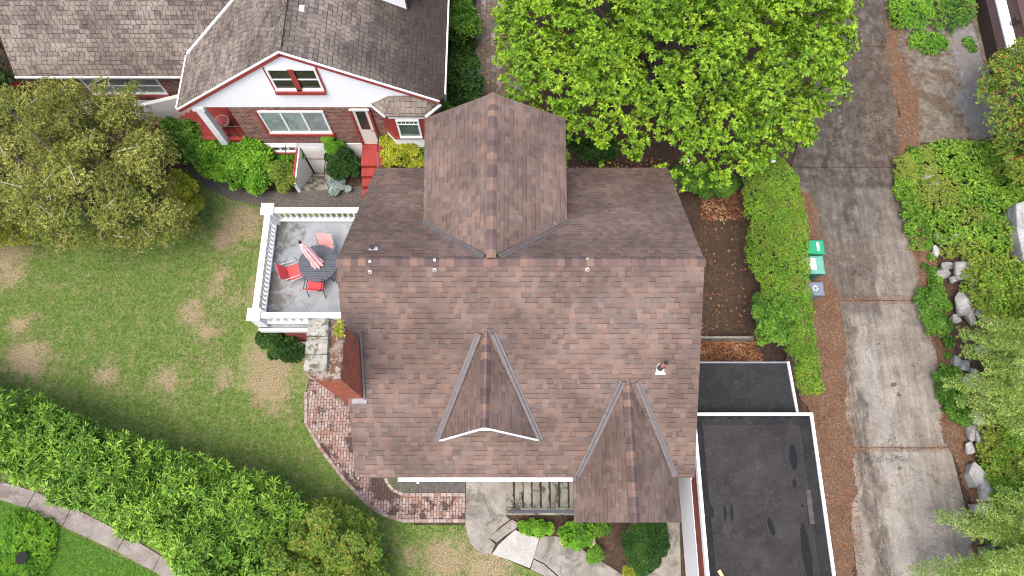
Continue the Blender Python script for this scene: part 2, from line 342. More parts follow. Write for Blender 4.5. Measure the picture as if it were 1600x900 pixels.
def leafm(name, stops, rough=0.5, trans=0.3, clump=0.8, cs=1.2, spec=0.35, tint2=None):
    rough = min(.75, rough+.12); spec = spec*.45
    gg = GAIN.get(name, (1, 1, 1)); stops = [(a_, tuple(min(.75, q*k) for q, k in zip(c_, gg))) for a_, c_ in stops]
    m = M(name, rough, spec); r = m.island(); p = m.pos()
    n = m.noise(p, cs, 5, 0.65)
    c = m.ramp((r*(1-clump*0.5)+n.sm(0.3, 0.7)*clump*0.5), stops)
    if tint2: c = m.mix(m.noise(p, tint2[2], 4, 0.6).sm(0.5, 0.62)*tint2[0], c, tint2[1])
    m.col(c)
    t = m.nt.nodes.new('ShaderNodeBsdfTranslucent'); m.nt.links.new(c.k, t.inputs[0])
    mx = m.nt.nodes.new('ShaderNodeMixShader'); mx.inputs[0].default_value = trans
    m.nt.links.new(m.b.outputs[0], mx.inputs[1]); m.nt.links.new(t.outputs[0], mx.inputs[2]); m.nt.links.new(mx.outputs[0], m.out.inputs[0])
    return m.m
LF = {}
LF['magnolia'] = leafm('magnolia_leaf', [(0, (0.035, 0.085, 0.010)), (0.35, (0.10, 0.20, 0.016)), (0.7, (0.20, 0.33, 0.024)), (1, (0.34, 0.42, 0.04))], 0.36, 0.18, 0.6, 0.9, 0.5)
LF['hedge'] = leafm('long_hedge_leaf', [(0, (0.025, 0.075, 0.018)), (0.5, (0.070, 0.175, 0.036)), (1, (0.19, 0.34, 0.08))], 0.38, 0.12, 0.5, 0.5, 0.5)
LF['olive'] = leafm('olive_bronze_leaf', [(0, (0.04, 0.042, 0.014)), (0.4, (0.12, 0.118, 0.036)), (0.75, (0.20, 0.19, 0.062)), (1, (0.36, 0.32, 0.15))], 0.5, 0.15, 0.5, 1.1, 0.25, (0.5, (0.14, 0.19, 0.035), 0.7))
LF['lime'] = leafm('lime_leaf', [(0, (0.07, 0.10, 0.012)), (0.5, (0.20, 0.25, 0.025)), (1, (0.40, 0.42, 0.05))], 0.45, 0.18)
LF['green'] = leafm('mid_green_leaf', [(0, (0.02, 0.06, 0.012)), (0.5, (0.06, 0.15, 0.025)), (1, (0.16, 0.29, 0.05))], 0.4, 0.15)
LF['bright'] = leafm('bright_green_leaf', [(0, (0.03, 0.09, 0.012)), (0.5, (0.095, 0.225, 0.025)), (1, (0.22, 0.38, 0.05))], 0.4, 0.18)
LF['dark'] = leafm('dark_green_leaf', [(0, (0.010, 0.028, 0.008)), (0.5, (0.026, 0.068, 0.014)), (1, (0.08, 0.15, 0.035))], 0.33, 0.1)
LF['box'] = leafm('clipped_hedge_leaf', [(0, (0.025, 0.065, 0.010)), (0.5, (0.075, 0.155, 0.018)), (1, (0.21, 0.31, 0.04))], 0.42, 0.12, 0.5, 0.8, 0.4, (0.3, (0.24, 0.24, 0.05), 1.3))
LF['bronze'] = leafm('reddish_green_leaf', [(0, (0.035, 0.05, 0.012)), (0.4, (0.10, 0.15, 0.024)), (0.8, (0.20, 0.19, 0.045)), (1, (0.26, 0.13, 0.055))], 0.45, 0.15, 0.5, 1.0, 0.3, (0.55, (0.12, 0.22, 0.035), 1.1))
LF['red'] = leafm('crimson_leaf', [(0, (0.10, 0.012, 0.015)), (1, (0.24, 0.03, 0.04))], 0.5, 0.3)
LF['cedar'] = leafm('pale_cedar_needle', [(0, (0.05, 0.13, 0.04)), (0.5, (0.14, 0.27, 0.095)), (0.88, (0.28, 0.43, 0.20)), (0.93, (0.62, 0.72, 0.55)), (1, (0.70, 0.78, 0.62))], 0.5, 0.2, 0.3)
LF['cover'] = leafm('ground_cover_leaf', [(0, (0.02, 0.06, 0.012)), (0.5, (0.07, 0.16, 0.022)), (1, (0.20, 0.31, 0.055))], 0.45, 0.15, 0.5, 0.7, 0.3, (0.5, (0.28, 0.27, 0.06), 0.6))
LF['yellowgreen'] = leafm('yellow_green_leaf', [(0, (0.04, 0.08, 0.012)), (0.5, (0.15, 0.24, 0.03)), (1, (0.36, 0.42, 0.06))], 0.5, 0.15, 0.5)
LF['blue'] = leafm('pale_blue_green_leaf', [(0, (0.20, 0.30, 0.25)), (1, (0.55, 0.62, 0.62))], 0.5, 0.3)
LF['litter'] = leafm('fallen_leaf', [(0, (0.10, 0.045, 0.025)), (0.4, (0.24, 0.10, 0.05)), (0.8, (0.38, 0.20, 0.10)), (1, (0.50, 0.36, 0.22))], 0.8, 0.1)
LF['needle'] = leafm('orange_needle', [(0, (0.09, 0.05, 0.03)), (0.5, (0.23, 0.12, 0.065)), (1, (0.40, 0.24, 0.14))], 0.8, 0.1)
MAT['berry'] = plain('red_berries', (0.45, 0.045, 0.03), 0.4, 0.5)
MAT['petal'] = plain('pale_flower_petals', (0.75, 0.55, 0.50), 0.7, 0.2)
MAT['petal_w'] = plain('white_flower_petals', (0.80, 0.80, 0.74), 0.7, 0.2)

# ------------------------------------------------------------------ mesh helpers
OFF = {}
def link(o, parent=None):
    COL.objects.link(o)
    if parent is not None: o.parent = parent
    return o
def metre_uv(me):
    n = len(me.loops)
    uv = me.uv_layers.new(name='UVMap')
    co = np.empty(len(me.vertices)*3); me.vertices.foreach_get('co', co); co = co.reshape(-1, 3)
    li = np.empty(n, int); me.loops.foreach_get('vertex_index', li)
    nf = len(me.polygons); nr = np.empty(nf*3); me.polygons.foreach_get('normal', nr); nr = nr.reshape(-1, 3)
    tot = np.empty(nf, int); me.polygons.foreach_get('loop_total', tot)
    nl = np.repeat(nr, tot, axis=0)
    ud = np.stack([-nl[:, 1], nl[:, 0], np.zeros(n)], 1)
    ln = np.linalg.norm(ud, axis=1); flat = ln < 0.05
    ud[flat] = (1, 0, 0); ln[flat] = 1; ud /= ln[:, None]
    vd = np.cross(nl, ud)
    vd[flat & (nl[:, 2] < 0)] *= -1
    c = co[li]
    out = np.stack([(c*ud).sum(1), (c*vd).sum(1)], 1)
    uv.data.foreach_set('uv', out.ravel())
class MB:
    def __init__(s): s.v = []; s.f = []
    def add(s, vs, fs):
        b = len(s.v); s.v += [tuple(q) for q in vs]; s.f += [tuple(b+i for i in f) for f in fs]; return s
    def box(s, x0, x1, y0, y1, z0, z1):
        return s.add([(x0,y0,z0),(x1,y0,z0),(x1,y1,z0),(x0,y1,z0),(x0,y0,z1),(x1,y0,z1),(x1,y1,z1),(x0,y1,z1)],
                     [(0,3,2,1),(4,5,6,7),(0,1,5,4),(1,2,6,5),(2,3,7,6),(3,0,4,7)])
    def slab(s, pts, dz):            # polygon (counter-clockwise from above), extruded down by dz
        n = len(pts); p = [Vector(q) for q in pts]; lo = [q-Vector((0,0,dz)) for q in p]
        return s.add(p+lo, [tuple(range(n)), tuple(range(2*n-1, n-1, -1))]+[(i, n+i, n+(i+1) % n, (i+1) % n) for i in range(n)])
    def prism(s, pts, d):            # polygon extruded along vector d
        n = len(pts); p = [Vector(q) for q in pts]; d = Vector(d); lo = [q+d for q in p]
        return s.add(p+lo, [tuple(range(n)), tuple(range(2*n-1, n-1, -1))]+[(i, n+i, n+(i+1) % n, (i+1) % n) for i in range(n)])
    def sheet(s, pts): return s.add(pts, [tuple(range(len(pts)))])
    def bar(s, a, b, wd, ht, up=(0,0,1)):
        a, b = Vector(a), Vector(b); d = (b-a).normalized(); sx = d.cross(Vector(up)).normalized(); uy = sx.cross(d).normalized()
        q = [sx*(wd/2*i)+uy*(ht/2*j) for i, j in ((-1,-1),(1,-1),(1,1),(-1,1))]
        return s.add([a+k for k in q]+[b+k for k in q], [(0,3,2,1),(4,5,6,7),(0,1,5,4),(1,2,6,5),(2,3,7,6),(3,0,4,7)])
    def tube(s, pts, rs, n=8, cap=True):
        pts = [Vector(p) for p in pts]
        if not hasattr(rs, '__len__'): rs = [rs]*len(pts)
        b = len(s.v); prev = None
        for i, p in enumerate(pts):
            d = (pts[min(i+1, len(pts)-1)]-pts[max(i-1, 0)]).normalized()
            ax = Vector((0,0,1)) if abs(d.z) < 0.9 else Vector((1,0,0))
            sx = d.cross(ax).normalized(); sy = d.cross(sx)
            for k in range(n):
                a = 2*math.pi*k/n; s.v.append(tuple(p+(sx*math.cos(a)+sy*math.sin(a))*rs[i]))
        for i in range(len(pts)-1):
            for k in range(n):
                k2 = (k+1) % n; s.f.append((b+i*n+k, b+i*n+k2, b+(i+1)*n+k2, b+(i+1)*n+k))
        if cap:
            s.f.append(tuple(b+k for k in range(n))[::-1]); e = b+(len(pts)-1)*n; s.f.append(tuple(e+k for k in range(n)))
        return s
    def disc(s, c, r, h, n=32):
        return s.tube([Vector(c), Vector(c)+Vector((0,0,h))], r, n)
    def build(s, name, mat, parent=None, bevel=0.0, smooth=False, local=False, base=None):
        me = bpy.data.meshes.new(name)
        off = Vector((0,0,0))
        if parent is not None and not local: off = Vector(OFF.get(parent.name, (0,0,0)))
        elif base is not None: off = Vector(base)
        me.from_pydata([tuple(Vector(q)-off) for q in s.v], [], s.f); me.materials.append(mat); me.update()
        import bmesh
        bm = bmesh.new(); bm.from_mesh(me); bmesh.ops.recalc_face_normals(bm, faces=bm.faces) if not getattr(s, 'keep', False) else None
        if bevel > 0:
            bmesh.ops.remove_doubles(bm, verts=bm.verts, dist=1e-5)
            bmesh.ops.bevel(bm, geom=[e for e in bm.edges if e.is_manifold and e.calc_face_angle(0) > 0.5], offset=bevel, segments=2, affect='EDGES', profile=0.6, clamp_overlap=True)
        bm.to_mesh(me); bm.free()
        if smooth:
            me.polygons.foreach_set('use_smooth', [True]*len(me.polygons))
        if local: metre_uv(me)
        else:
            me.transform(Matrix.Translation(off)); metre_uv(me); me.transform(Matrix.Translation(-off))
        o = bpy.data.objects.new(name, me); link(o, parent)
        if parent is None:
            o.location = off
        OFF[o.name] = tuple(off)
        return o
def thing(name, label, cat, loc=(0,0,0), group=None, rz=0.0):
    o = bpy.data.objects.new(name, None); o.empty_display_size = 0.3; COL.objects.link(o)
    o.location = loc; o.rotation_euler.z = rz; OFF[o.name] = tuple(loc)
    return tag(o, label, cat, group)
def tag(o, label, cat=None, group=None, kind=None):
    o['label'] = label
    if cat: o['category'] = cat
    if group: o['group'] = group
    if kind: o['kind'] = kind
    return o
def struct(name, mb, mat, **k):
    mb.keep = k.pop('keep', False)
    o = mb.build(name, mat, **k); o['kind'] = 'structure'; return o
def flat(name, pix, mat, z=0.0, dz=None):
    pts = [P(u, v, z) for u, v in pix]
    a = sum(pts[i].x*pts[(i+1) % len(pts)].y-pts[(i+1) % len(pts)].x*pts[i].y for i in range(len(pts)))
    if a < 0: pts = pts[::-1]
    mb = MB()
    if dz: mb.slab(pts, dz)
    else: mb.sheet(pts)
    return struct(name, mb, mat, keep=not dz)

# ------------------------------------------------------------------ foliage helpers
def unit(a): return a/np.maximum(np.linalg.norm(a, axis=1, keepdims=True), 1e-9)
def leaf_geo(p, d, nrm, L, W, fold=0.25, droop=0.12):
    """six-vertex folded leaves; p base points, d directions, nrm leaf normals"""
    d = unit(d); s = unit(np.cross(d, nrm)); nn = np.cross(s, d)
    L = L[:, None]; W = W[:, None]
    v = np.stack([p,
        p+d*L*0.35+s*W*0.5+nn*W*fold, p+d*L*0.72+s*W*0.42+nn*(W*fold-L*droop*0.5),
        p+d*L-nn*L*droop,
        p+d*L*0.72-s*W*0.42+nn*(W*fold-L*droop*0.5), p+d*L*0.35-s*W*0.5+nn*W*fold], 1)
    return v.reshape(-1, 3)
def mesh_leaves(name, verts, mat, parent=None, base=(0,0,0), parts=None):
    off = np.array(base if parent is None else OFF.get(parent.name, (0,0,0)))
    v = (verts-off).astype(np.float32); n = len(v)//6
    me = bpy.data.meshes.new(name); me.vertices.add(len(v)); me.vertices.foreach_set('co', v.ravel())
    b = np.arange(n)[:, None]*6
    q = np.concatenate([b+np.array([[0, 1, 2, 3]]), b+np.array([[0, 3, 4, 5]])], 1).reshape(-1)
    me.loops.add(len(q)); me.loops.foreach_set('vertex_index', q.astype(np.int32))
    me.polygons.add(2*n); me.polygons.foreach_set('loop_start', np.arange(0, len(q), 4, dtype=np.int32))
    me.polygons.foreach_set('loop_total', np.full(2*n, 4, dtype=np.int32))
    me.materials.append(mat); me.update(calc_edges=True); me.validate()
    o = bpy.data.objects.new(name, me); link(o, parent)
    if parent is None: o.location = tuple(off)
    OFF[o.name] = tuple(off)
    return o
def rosettes(pts, axes, k, L, W, spread=(0.15, 0.9), jit=0.25, R=None):
    """k leaves round every point"""
    R = R or rng; n = len(pts); axes = unit(axes)
    a1 = unit(np.cross(axes, unit(R.normal(size=(n, 3))))); a2 = np.cross(axes, a1)
    P_ = np.repeat(pts, k, 0); A = np.repeat(axes, k, 0); U = np.repeat(a1, k, 0); V = np.repeat(a2, k, 0)
    ph = np.tile(np.arange(k)*2*math.pi/k, n)+R.normal(size=n*k)*jit+np.repeat(R.random(n)*6.28, k)
    el = R.uniform(spread[0], spread[1], n*k)
    rad = U*np.cos(ph)[:, None]+V*np.sin(ph)[:, None]
    d = rad*np.cos(el)[:, None]+A*np.sin(el)[:, None]
    nn = A*np.cos(el)[:, None]-rad*np.sin(el)[:, None]
    sc = np.repeat(R.uniform(0.7, 1.15, n), k)*R.uniform(0.8, 1.15, n*k)
    return leaf_geo(P_+d*0.01, d, nn, L*sc, W*sc)
def lobes_points(lobes, n, inner=0.15, low=-0.25, R=None, cull=0.72, up=0.45):
    R = R or rng; c = np.array([l[0] for l in lobes], float); r = np.array([l[1] if hasattr(l[1], '__len__') else (l[1],)*3 for l in lobes], float)
    wt = (r[:, 0]*r[:, 1]+r[:, 0]*r[:, 2]+r[:, 1]*r[:, 2]); wt /= wt.sum()
    out = []; ax = []; tot = 0
    for _ in range(12):
        m = int(n*1.8)+50
        i = R.choice(len(lobes), m, p=wt); d = unit(R.normal(size=(m, 3))); d[:, 2] = np.where(d[:, 2] < low, -d[:, 2], d[:, 2])
        q = c[i]+d*r[i]*R.uniform(1-inner, 1.04, m)[:, None]
        keep = np.ones(m, bool)
        for j in range(len(lobes)):
            t = (((q-c[j])/r[j])**2).sum(1) < cull**2
            keep &= ~(t & (i != j))
        keep &= q[:, 2] > 0.03
        out.append(q[keep]); a = unit(d/r[i]*r[i].mean(1)[:, None]); a[:, 2] += up; ax.append(unit(a)[keep]); tot += keep.sum()
        if tot >= n: break
    return np.concatenate(out)[:n], np.concatenate(ax)[:n]
def blob_lobes(c, rx, ry, h, k, rl, R=None, zc=None):
    """clump centres spread over a dome of half-axes rx, ry and height h"""
    R = R or rng; L = []
    for i in range(k):
        t = math.sqrt((i+0.5)/k); a = i*2.39996+R.uniform(-.3, .3)
        x = t*rx*0.85*math.cos(a); y = t*ry*0.85*math.sin(a)
        z = h*(0.35+0.5*math.sqrt(max(0, 1-t*t)))*R.uniform(0.85, 1.1)
        q = rl*R.uniform(0.75, 1.25); L.append(((c[0]+x, c[1]+y, c[2]+max(z, q*0.5)), (q, q, q*0.85)))
    return L
def limbs(base, tips, r0, name, parent, mat=None, fork=0.4, R=None):
    R = R or random; mb = MB(); base = Vector(base)
    for t in tips:
        t = Vector(t); mid = base.lerp(t, 0.5)+Vector((R.uniform(-.2, .2), R.uniform(-.2, .2), R.uniform(0, .25)))
        mb.tube([base, base.lerp(mid, .6)+Vector((0, 0, .1)), mid, t], [r0*.7, r0*.5, r0*.35, r0*.08], 6)
    return mb.build(name, mat or MAT['bark'], parent, smooth=True)
def shrub(name, label, u, v, h, rx, ry, leaf, L, W, n, k=6, group=None, cat='shrub', z=0.0, lobes=None, rl=None, spread=(0.1, 1.0), stem=True, zt=None, low=-0.25, nl=10, pos=None):
    """a shrub whose crown is centred on the photo point (u,v) seen at height zt"""
    c = Vector(pos) if pos is not None else P(u, v, z+(h*0.7 if zt is None else zt)); base = (c.x, c.y, z)
    t = thing(name, label, cat, base, group)
    lb = lobes or blob_lobes(base, rx, ry, h, nl, rl or 0.45*min(rx, ry, h*1.2))
    pts, ax = lobes_points(lb, n, low=low)
    mesh_leaves('foliage', rosettes(pts, ax, k, L, W, spread), LF[leaf], t)
    if stem:
        sel = [l[0] for l in lb][:7]
        limbs(base, [Vector(q) for q in sel], 0.03+0.02*h, 'stem', t)
    return t
# ================================================================== SETTING: ground, lawns, paths, driveway
PIT = (-8.05, -7.02, 11.9, 13.35)
g = MB(); G0 = -0.02; E = 150
x0, x1, y0, y1 = PIT
for a, b, c, d in ((-E, x0, -E, E), (x1, E, -E, E), (x0, x1, -E, y0), (x0, x1, y1, E)):
    g.sheet([(a, c, G0), (b, c, G0), (b, d, G0), (a, d, G0)])
struct('ground', g, MAT['soil'], keep=True)
LAWN = [(-120,300),(150,330),(290,262),(330,292),(385,318),(470,325),(640,325),(640,820),(780,822),(760,860),(860,905),(900,1010),(-120,1010)]
flat('lawn', LAWN, MAT['lawn'], 0.0)
LAWN2 = [(-150,700),(0,775),(50,800),(140,850),(262,905),(330,1010),(-150,1010)]
flat('street_lawn', LAWN2, MAT['lawn2'], 0.012)
WALK = [(-60,735),(0,752),(60,768),(130,800),(200,840),(262,868),(360,925),(400,1010),(345,1010),(290,925),(240,890),(140,838),(60,800),(0,782),(-60,770)]
def strip_slabs(name, outer, inner, mat, z, dz, gap=0.008):
    mb = MB()
    for i in range(len(outer)-1):
        a, b, c, d = P(*outer[i], z), P(*outer[i+1], z), P(*inner[i+1], z), P(*inner[i], z)
        e1 = (b-a).normalized()*gap; e2 = (c-d).normalized()*gap
        mb.slab([d+e2, c-e2, b-e1, a+e1] if (c-d).cross(a-d).z > 0 else [a+e1, b-e1, c-e2, d+e2], dz)
    return struct(name, mb, mat, bevel=0.012)
strip_slabs('sidewalk', [(-60,736),(0,752),(55,768),(112,792),(196,835),(250,868),(340,920),(400,1000)], [(-75,768),(-14,776),(40,794),(97,822),(182,862),(238,892),(318,945),(370,1010)], MAT['conc_walk'], 0.05, 0.08)
flat('gravel_path', [(288,262),(300,258),(330,276),(385,298),(470,300),(570,290),(640,280),(640,322),(470,326),(405,322),(360,312),(322,292)], MAT['gravel'], 0.014)
flat('planting_soil', [(272,170),(700,150),(700,268),(570,292),(470,302),(385,300),(330,278),(285,262),(240,240)], MAT['soil'], 0.005) if False else None
# brick path beside the house
PATHO = [(488,560),(478,612),(478,662),(500,700),(538,750),(568,782),(596,803),(628,814),(727,814)]
PATHI = [(560,560),(560,612),(562,662),(575,700),(598,735),(609,755),(612,766),(630,773),(727,773)]
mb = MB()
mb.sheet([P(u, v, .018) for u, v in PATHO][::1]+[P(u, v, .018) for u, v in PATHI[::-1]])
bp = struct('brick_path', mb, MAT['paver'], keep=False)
def border(name, pix, z, step=0.215, wd=0.105):
    mb = MB(); pts = [P(u, v, z) for u, v in pix]
    for a, b in zip(pts, pts[1:]):
        L = (b-a).length; n = max(1, round(L/step)); d = (b-a).normalized()
        for i in range(n):
            p = a.lerp(b, (i+0.5)/n); q = d*(L/n/2-0.008)
            mb.bar(p-q, p+q, wd, 0.05)
    return struct(name, mb, MAT['border'], bevel=0.008)
border('path_edging', PATHO[1:], 0.03)
border('path_edging', [(598,738),(606,756),(614,766),(630,773),(727,773)], 0.03)
flat('bed_soil', [(604,740),(727,740),(727,770),(631,770),(616,762)], MAT['gravel'], 0.026)
# front landing and walk of cast concrete, in broken slabs
z1 = 0.045
def cslab(name, pix, mat, z=z1, dz=0.10, bev=0.012):
    pts = [P(u, v, z) for u, v in pix]
    a = sum(pts[i].x*pts[(i+1) % len(pts)].y-pts[(i+1) % len(pts)].x*pts[i].y for i in range(len(pts)))
    if a < 0: pts = pts[::-1]
    return struct(name, MB().slab(pts, dz), mat, bevel=bev)
cslab('concrete_landing', [(728,744),(791,744),(791,806),(797,812),(784,821),(768,836),(758,850),(748,862),(734,848),(727,822)], MAT['conc'])
cslab('concrete_walk', [(800,812),(812,818),(806,826),(788,838),(776,848),(764,839),(771,834),(786,822)], MAT['conc'], z1-0.012)
cslab('concrete_walk', [(762,841),(774,850),(768,864),(756,866),(750,862)], MAT['conc'], z1-0.015)
cslab('concrete_walk', [(805,828),(824,836),(843,840),(836,864),(828,888),(798,876),(769,866),(779,851),(791,840)], MAT['conc_pale'], z1)
cslab('concrete_walk', [(845,838),(870,838),(906,856),(945,880),(985,906),(985,960),(900,940),(871,898),(850,880),(833,872),(838,858)], MAT['conc'], z1-0.01)
cslab('concrete_walk', [(829,890),(834,874),(850,882),(869,899),(872,915),(850,900)], MAT['conc'], z1-0.014)
cslab('concrete_walk', [(1020,812),(1062,812),(1066,960),(990,960),(985,905),(1010,878),(1030,845)], MAT['conc'], z1-0.018)
# driveway slabs
def dslab(v0, v1, uL0, uR0, uL1, uR1):
    a, b, c, d = P(uL0, v0), P(uR0, v0), P(uR1, v1), P(uL1, v1); g_ = Vector((0, .012, 0)); z = Vector((0, 0, .05))
    return [d+g_+z, c+g_+z, b-g_+z, a-g_+z]
mb = MB()
for q in (dslab(-160,74,1276,1392,1300,1390), dslab(74,262,1288,1390,1236,1412), dslab(262,470,1236,1408,1285,1448), dslab(470,700,1290,1450,1318,1484), dslab(700,1010,1314,1484,1352,1562)):
    mb.slab(q, 0.09)
struct('driveway', mb, MAT['drive'], bevel=0.012)
# litter strips along the driveway: ragged edges
def ragged(name, left, right, mat, z, amp=0.06, step=0.05):
    def dens(pl):
        out = []
        for a, b in zip(pl, pl[1:]):
            a, b = P(*a, z), P(*b, z); n = max(1, int((b-a).length/step))
            for i in range(n): out.append(a.lerp(b, i/n))
        out.append(P(*pl[-1], z)); return out
    L = dens(left); Rr = dens(right)
    for L_ in (L, Rr):
        ph = random.uniform(0, 9)
        for p in L_: p.x += random.uniform(-amp, amp)*random.random()*1.6+.10*math.sin(p.y*1.3+ph)+.06*math.sin(p.y*3.7+ph*2)+.03*math.sin(p.y*9.1)
    mb = MB(); pts = L+Rr[::-1]; mb.sheet(pts)
    return struct(name, mb, mat, keep=False)
ragged('litter_strip', [(1215,300),(1225,460),(1230,600),(1262,640),(1290,1010)], [(1262,300),(1288,380),(1310,480),(1322,560),(1326,640),(1334,760),(1338,900),(1350,1010)], MAT['litter'], 0.060)
ragged('litter_strip', [(1382,-60),(1384,60),(1398,160),(1408,250),(1416,340),(1436,420),(1452,520),(1470,620),(1482,700),(1520,800),(1540,1010)], [(1402,-60),(1405,60),(1430,160),(1440,250),(1470,340),(1478,420),(1500,520),(1512,620),(1540,700),(1560,800),(1590,1010)], MAT['litter'], 0.060)
flat('mossy_pad', [(1392,-60),(1640,-60),(1640,240),(1416,240),(1398,120)], MAT['pad'], 0.025)
flat('asphalt_patch', [(1488,40),(1520,36),(1534,90),(1560,200),(1545,215),(1500,120),(1490,80)], MAT['asphalt'], 0.032)
ragged('asphalt_patch', [(1486,150),(1508,190),(1520,215)], [(1560,90),(1560,190),(1560,215)], MAT['asphalt'], 0.036)
flat('side_path', [(742,-80),(790,-80),(815,60),(840,150),(735,200),(744,60)], MAT['paver_n'], 0.02)
flat('side_yard', [(1085,255),(1180,255),(1190,570),(1085,570)], MAT['soil'], 0.01)
# bank rising to the right of the driveway
bank = MB(); prof = [(0, 0.0), (0.5, 0.28), (1.1, 0.75), (1.9, 1.05), (3.2, 1.2), (20, 1.6)]
edge = [(1413,215), (1432,300), (1455,400), (1475,500), (1492,600), (1512,700), (1545,830), (1570,960), (1600,1100)]
rows = []; zk = [0.0, .35, .85, 1, 1, 1, 1, 1, 1]
for u, v in edge:
    p = P(u, v, 0); rows.append([(p.x+dx, p.y, dz*zk[len(rows)]) for dx, dz in prof])
p = rows[0][0]; rows.insert(0, [(p[0]+0.1+dx, p[1]+0.6, 0.0) for dx, dz in prof])
vs = [q for r in rows for q in r]; m_ = len(prof)
fs = [(i*m_+j, (i+1)*m_+j, (i+1)*m_+j+1, i*m_+j+1) for i in range(len(rows)-1) for j in range(m_-1)]
bank.add(vs, fs); struct('bank', bank, MAT['soil'])
def bank_z(x, y):
    ks = 0.0
    for i_, (a, b) in enumerate(zip(edge, edge[1:])):
        pa, pb = P(*a, 0), P(*b, 0)
        if pb.y <= y <= pa.y:
            t = (y-pa.y)/(pb.y-pa.y); d = x-(pa.x+(pb.x-pa.x)*t); ks = zk[i_]+(zk[i_+1]-zk[i_])*t; break
    else: d = 0
    for (d0, z0), (d1, z1_) in zip(prof, prof[1:]):
        if d0 <= d <= d1: return ks*(z0+(z1_-z0)*(d-d0)/(d1-d0))
    return 0.0
def on_bank(u, v):
    p = P(u, v, 0)
    for _ in range(5): p = P(u, v, bank_z(p.x, p.y))
    return p

# ================================================================== MAIN HOUSE
ZE, ZR = 3.5, 6.9
hs = thing('main_house', 'brown shingled house with three cross gables and brick chimney, middle of the photo', 'house', (0.2, 6.2, 0))
FL, FR = P(555,746,ZE), P(1085,743,ZE); BL, BR = P(588,262,ZE), P(1042,255,ZE)
RL, RR = P(525,407,ZR), P(1101,405,ZR)
yf, yr, yb = FL.y, RL.y, BL.y
for q in (FR,): q.y = yf
RR.y = yr; BR.y = yb
T = 0.16
# front plane / back plane
nF = (FR-FL).cross(RL-FL).normalized(); nB = (RL-RR).cross(BL-RR).normalized()
if nF.z < 0: nF = -nF
if nB.z < 0: nB = -nB
mb = MB(); mb.slab([FL, FR, RR, RL], T); roof = mb.build('front_roof_slope', MAT['roof'], hs)
mb = MB(); mb.slab([RL+Vector((0,.002,0)), RR+Vector((0,.002,0)), BR, BL], T); mb.build('back_roof_slope', MAT['roof'], hs)
# fascia boards under the rakes, drip edge
for a, b in ((FL, RL), (RL, BL), (FR, RR), (RR, BR)):
    s_ = 0.05 if a.x < 0 else -0.05
    mb = MB(); mb.bar(a+Vector((s_, 0, -T-.08)), b+Vector((s_, 0, -T-.08)), 0.03, 0.16); mb.build('rake_board', MAT['white'], hs)
def caps(name, a, b, wd, slope_l, slope_r, parent, mat=None, step=0.19, lift=0.012, thick=0.018):
    """overlapping bent ridge shingles from a to b"""
    mb = MB(); a, b = Vector(a), Vector(b); L = (b-a).length; d = (b-a).normalized(); s = d.cross(Vector((0,0,1))).normalized()
    n = int(L/step)
    for i in range(n):
        j = random.uniform(-.008, .008); wj = wd*random.uniform(.93, 1.07)
        p0 = a+d*(i*L/n); p1 = a+d*((i+1)*L/n+0.03)
        up0, up1 = lift+thick+.006, lift
        vs = []
        for p, h in ((p0, up0), (p1, up1)):
            for k, sl in ((-1, slope_l), (-.25, slope_l), (.25, slope_r), (1, slope_r)):
                x = k*wj/2
                vs.append(p+s*(x+j)+Vector((0, 0, h+(.004 if abs(k) < .5 else 0)-abs(x)*sl+(.25*wj/2*sl*.5 if abs(k) < .5 else 0))))
        lo = [q-Vector((0,0,thick)) for q in vs]
        mb.add(vs+lo, [(0,1,5,4),(1,2,6,5),(2,3,7,6),(8,12,13,9),(9,13,14,10),(10,14,15,11),(0,8,9,1),(1,9,10,2),(2,10,11,3),(0,4,12,8),(3,11,15,7),(4,5,13,12),(5,6,14,13),(6,7,15,14)])
    return mb.build(name, mat or MAT['cap'], parent)
slF = (ZR-ZE)/(yr-yf); slB = (ZR-ZE)/(yb-yr)
caps('ridge_cap', RL, RR, 0.27, slB, slF, hs)
# walls
WX0, WX1, WY0, WY1 = -4.25, 4.95, 1.75, 10.6
mb = MB(); mb.slab([(WX0,WY0,ZE+.1),(WX1,WY0,ZE+.1),(WX1,WY1,ZE+.1),(WX0,WY1,ZE+.1)], ZE+.1)
zr_ = lambda y: (ZE+(y-yf)*slF if y < yr else ZE+(yb-y)*slB)-T-.04
for x in (WX0, WX1-.15):
    mb.prism([(x, WY0, ZE-.2), (x, WY1, ZE-.2), (x, WY1, zr_(WY1)), (x, yr, zr_(yr)), (x, WY0, zr_(WY0))], (.15, 0, 0))
mb.build('wall', MAT['white_clean'], hs)
# gutter and downspout
a = P(622,748,3.36); b = P(897,747,3.36)
mb = MB(); mb.bar((a.x, yf-.05, 3.36), (b.x, yf-.05, 3.36), .11, .11); gt = mb.build('gutter', MAT['white'], hs, bevel=.01)
mb = MB(); p_ = P(628,755,.4); mb.bar((a.x+.1, yf-.02, 3.3), (a.x+.12, WY0-.08, 3.0), .07, .07); mb.bar((a.x+.12, WY0-.08, 3.0), (a.x+.12, WY0-.08, .25), .07, .07); mb.bar((a.x+.12, WY0-.1, .28), (a.x+.14, WY0-.55, .1), .08, .08); mb.build('downspout', MAT['white'], hs)
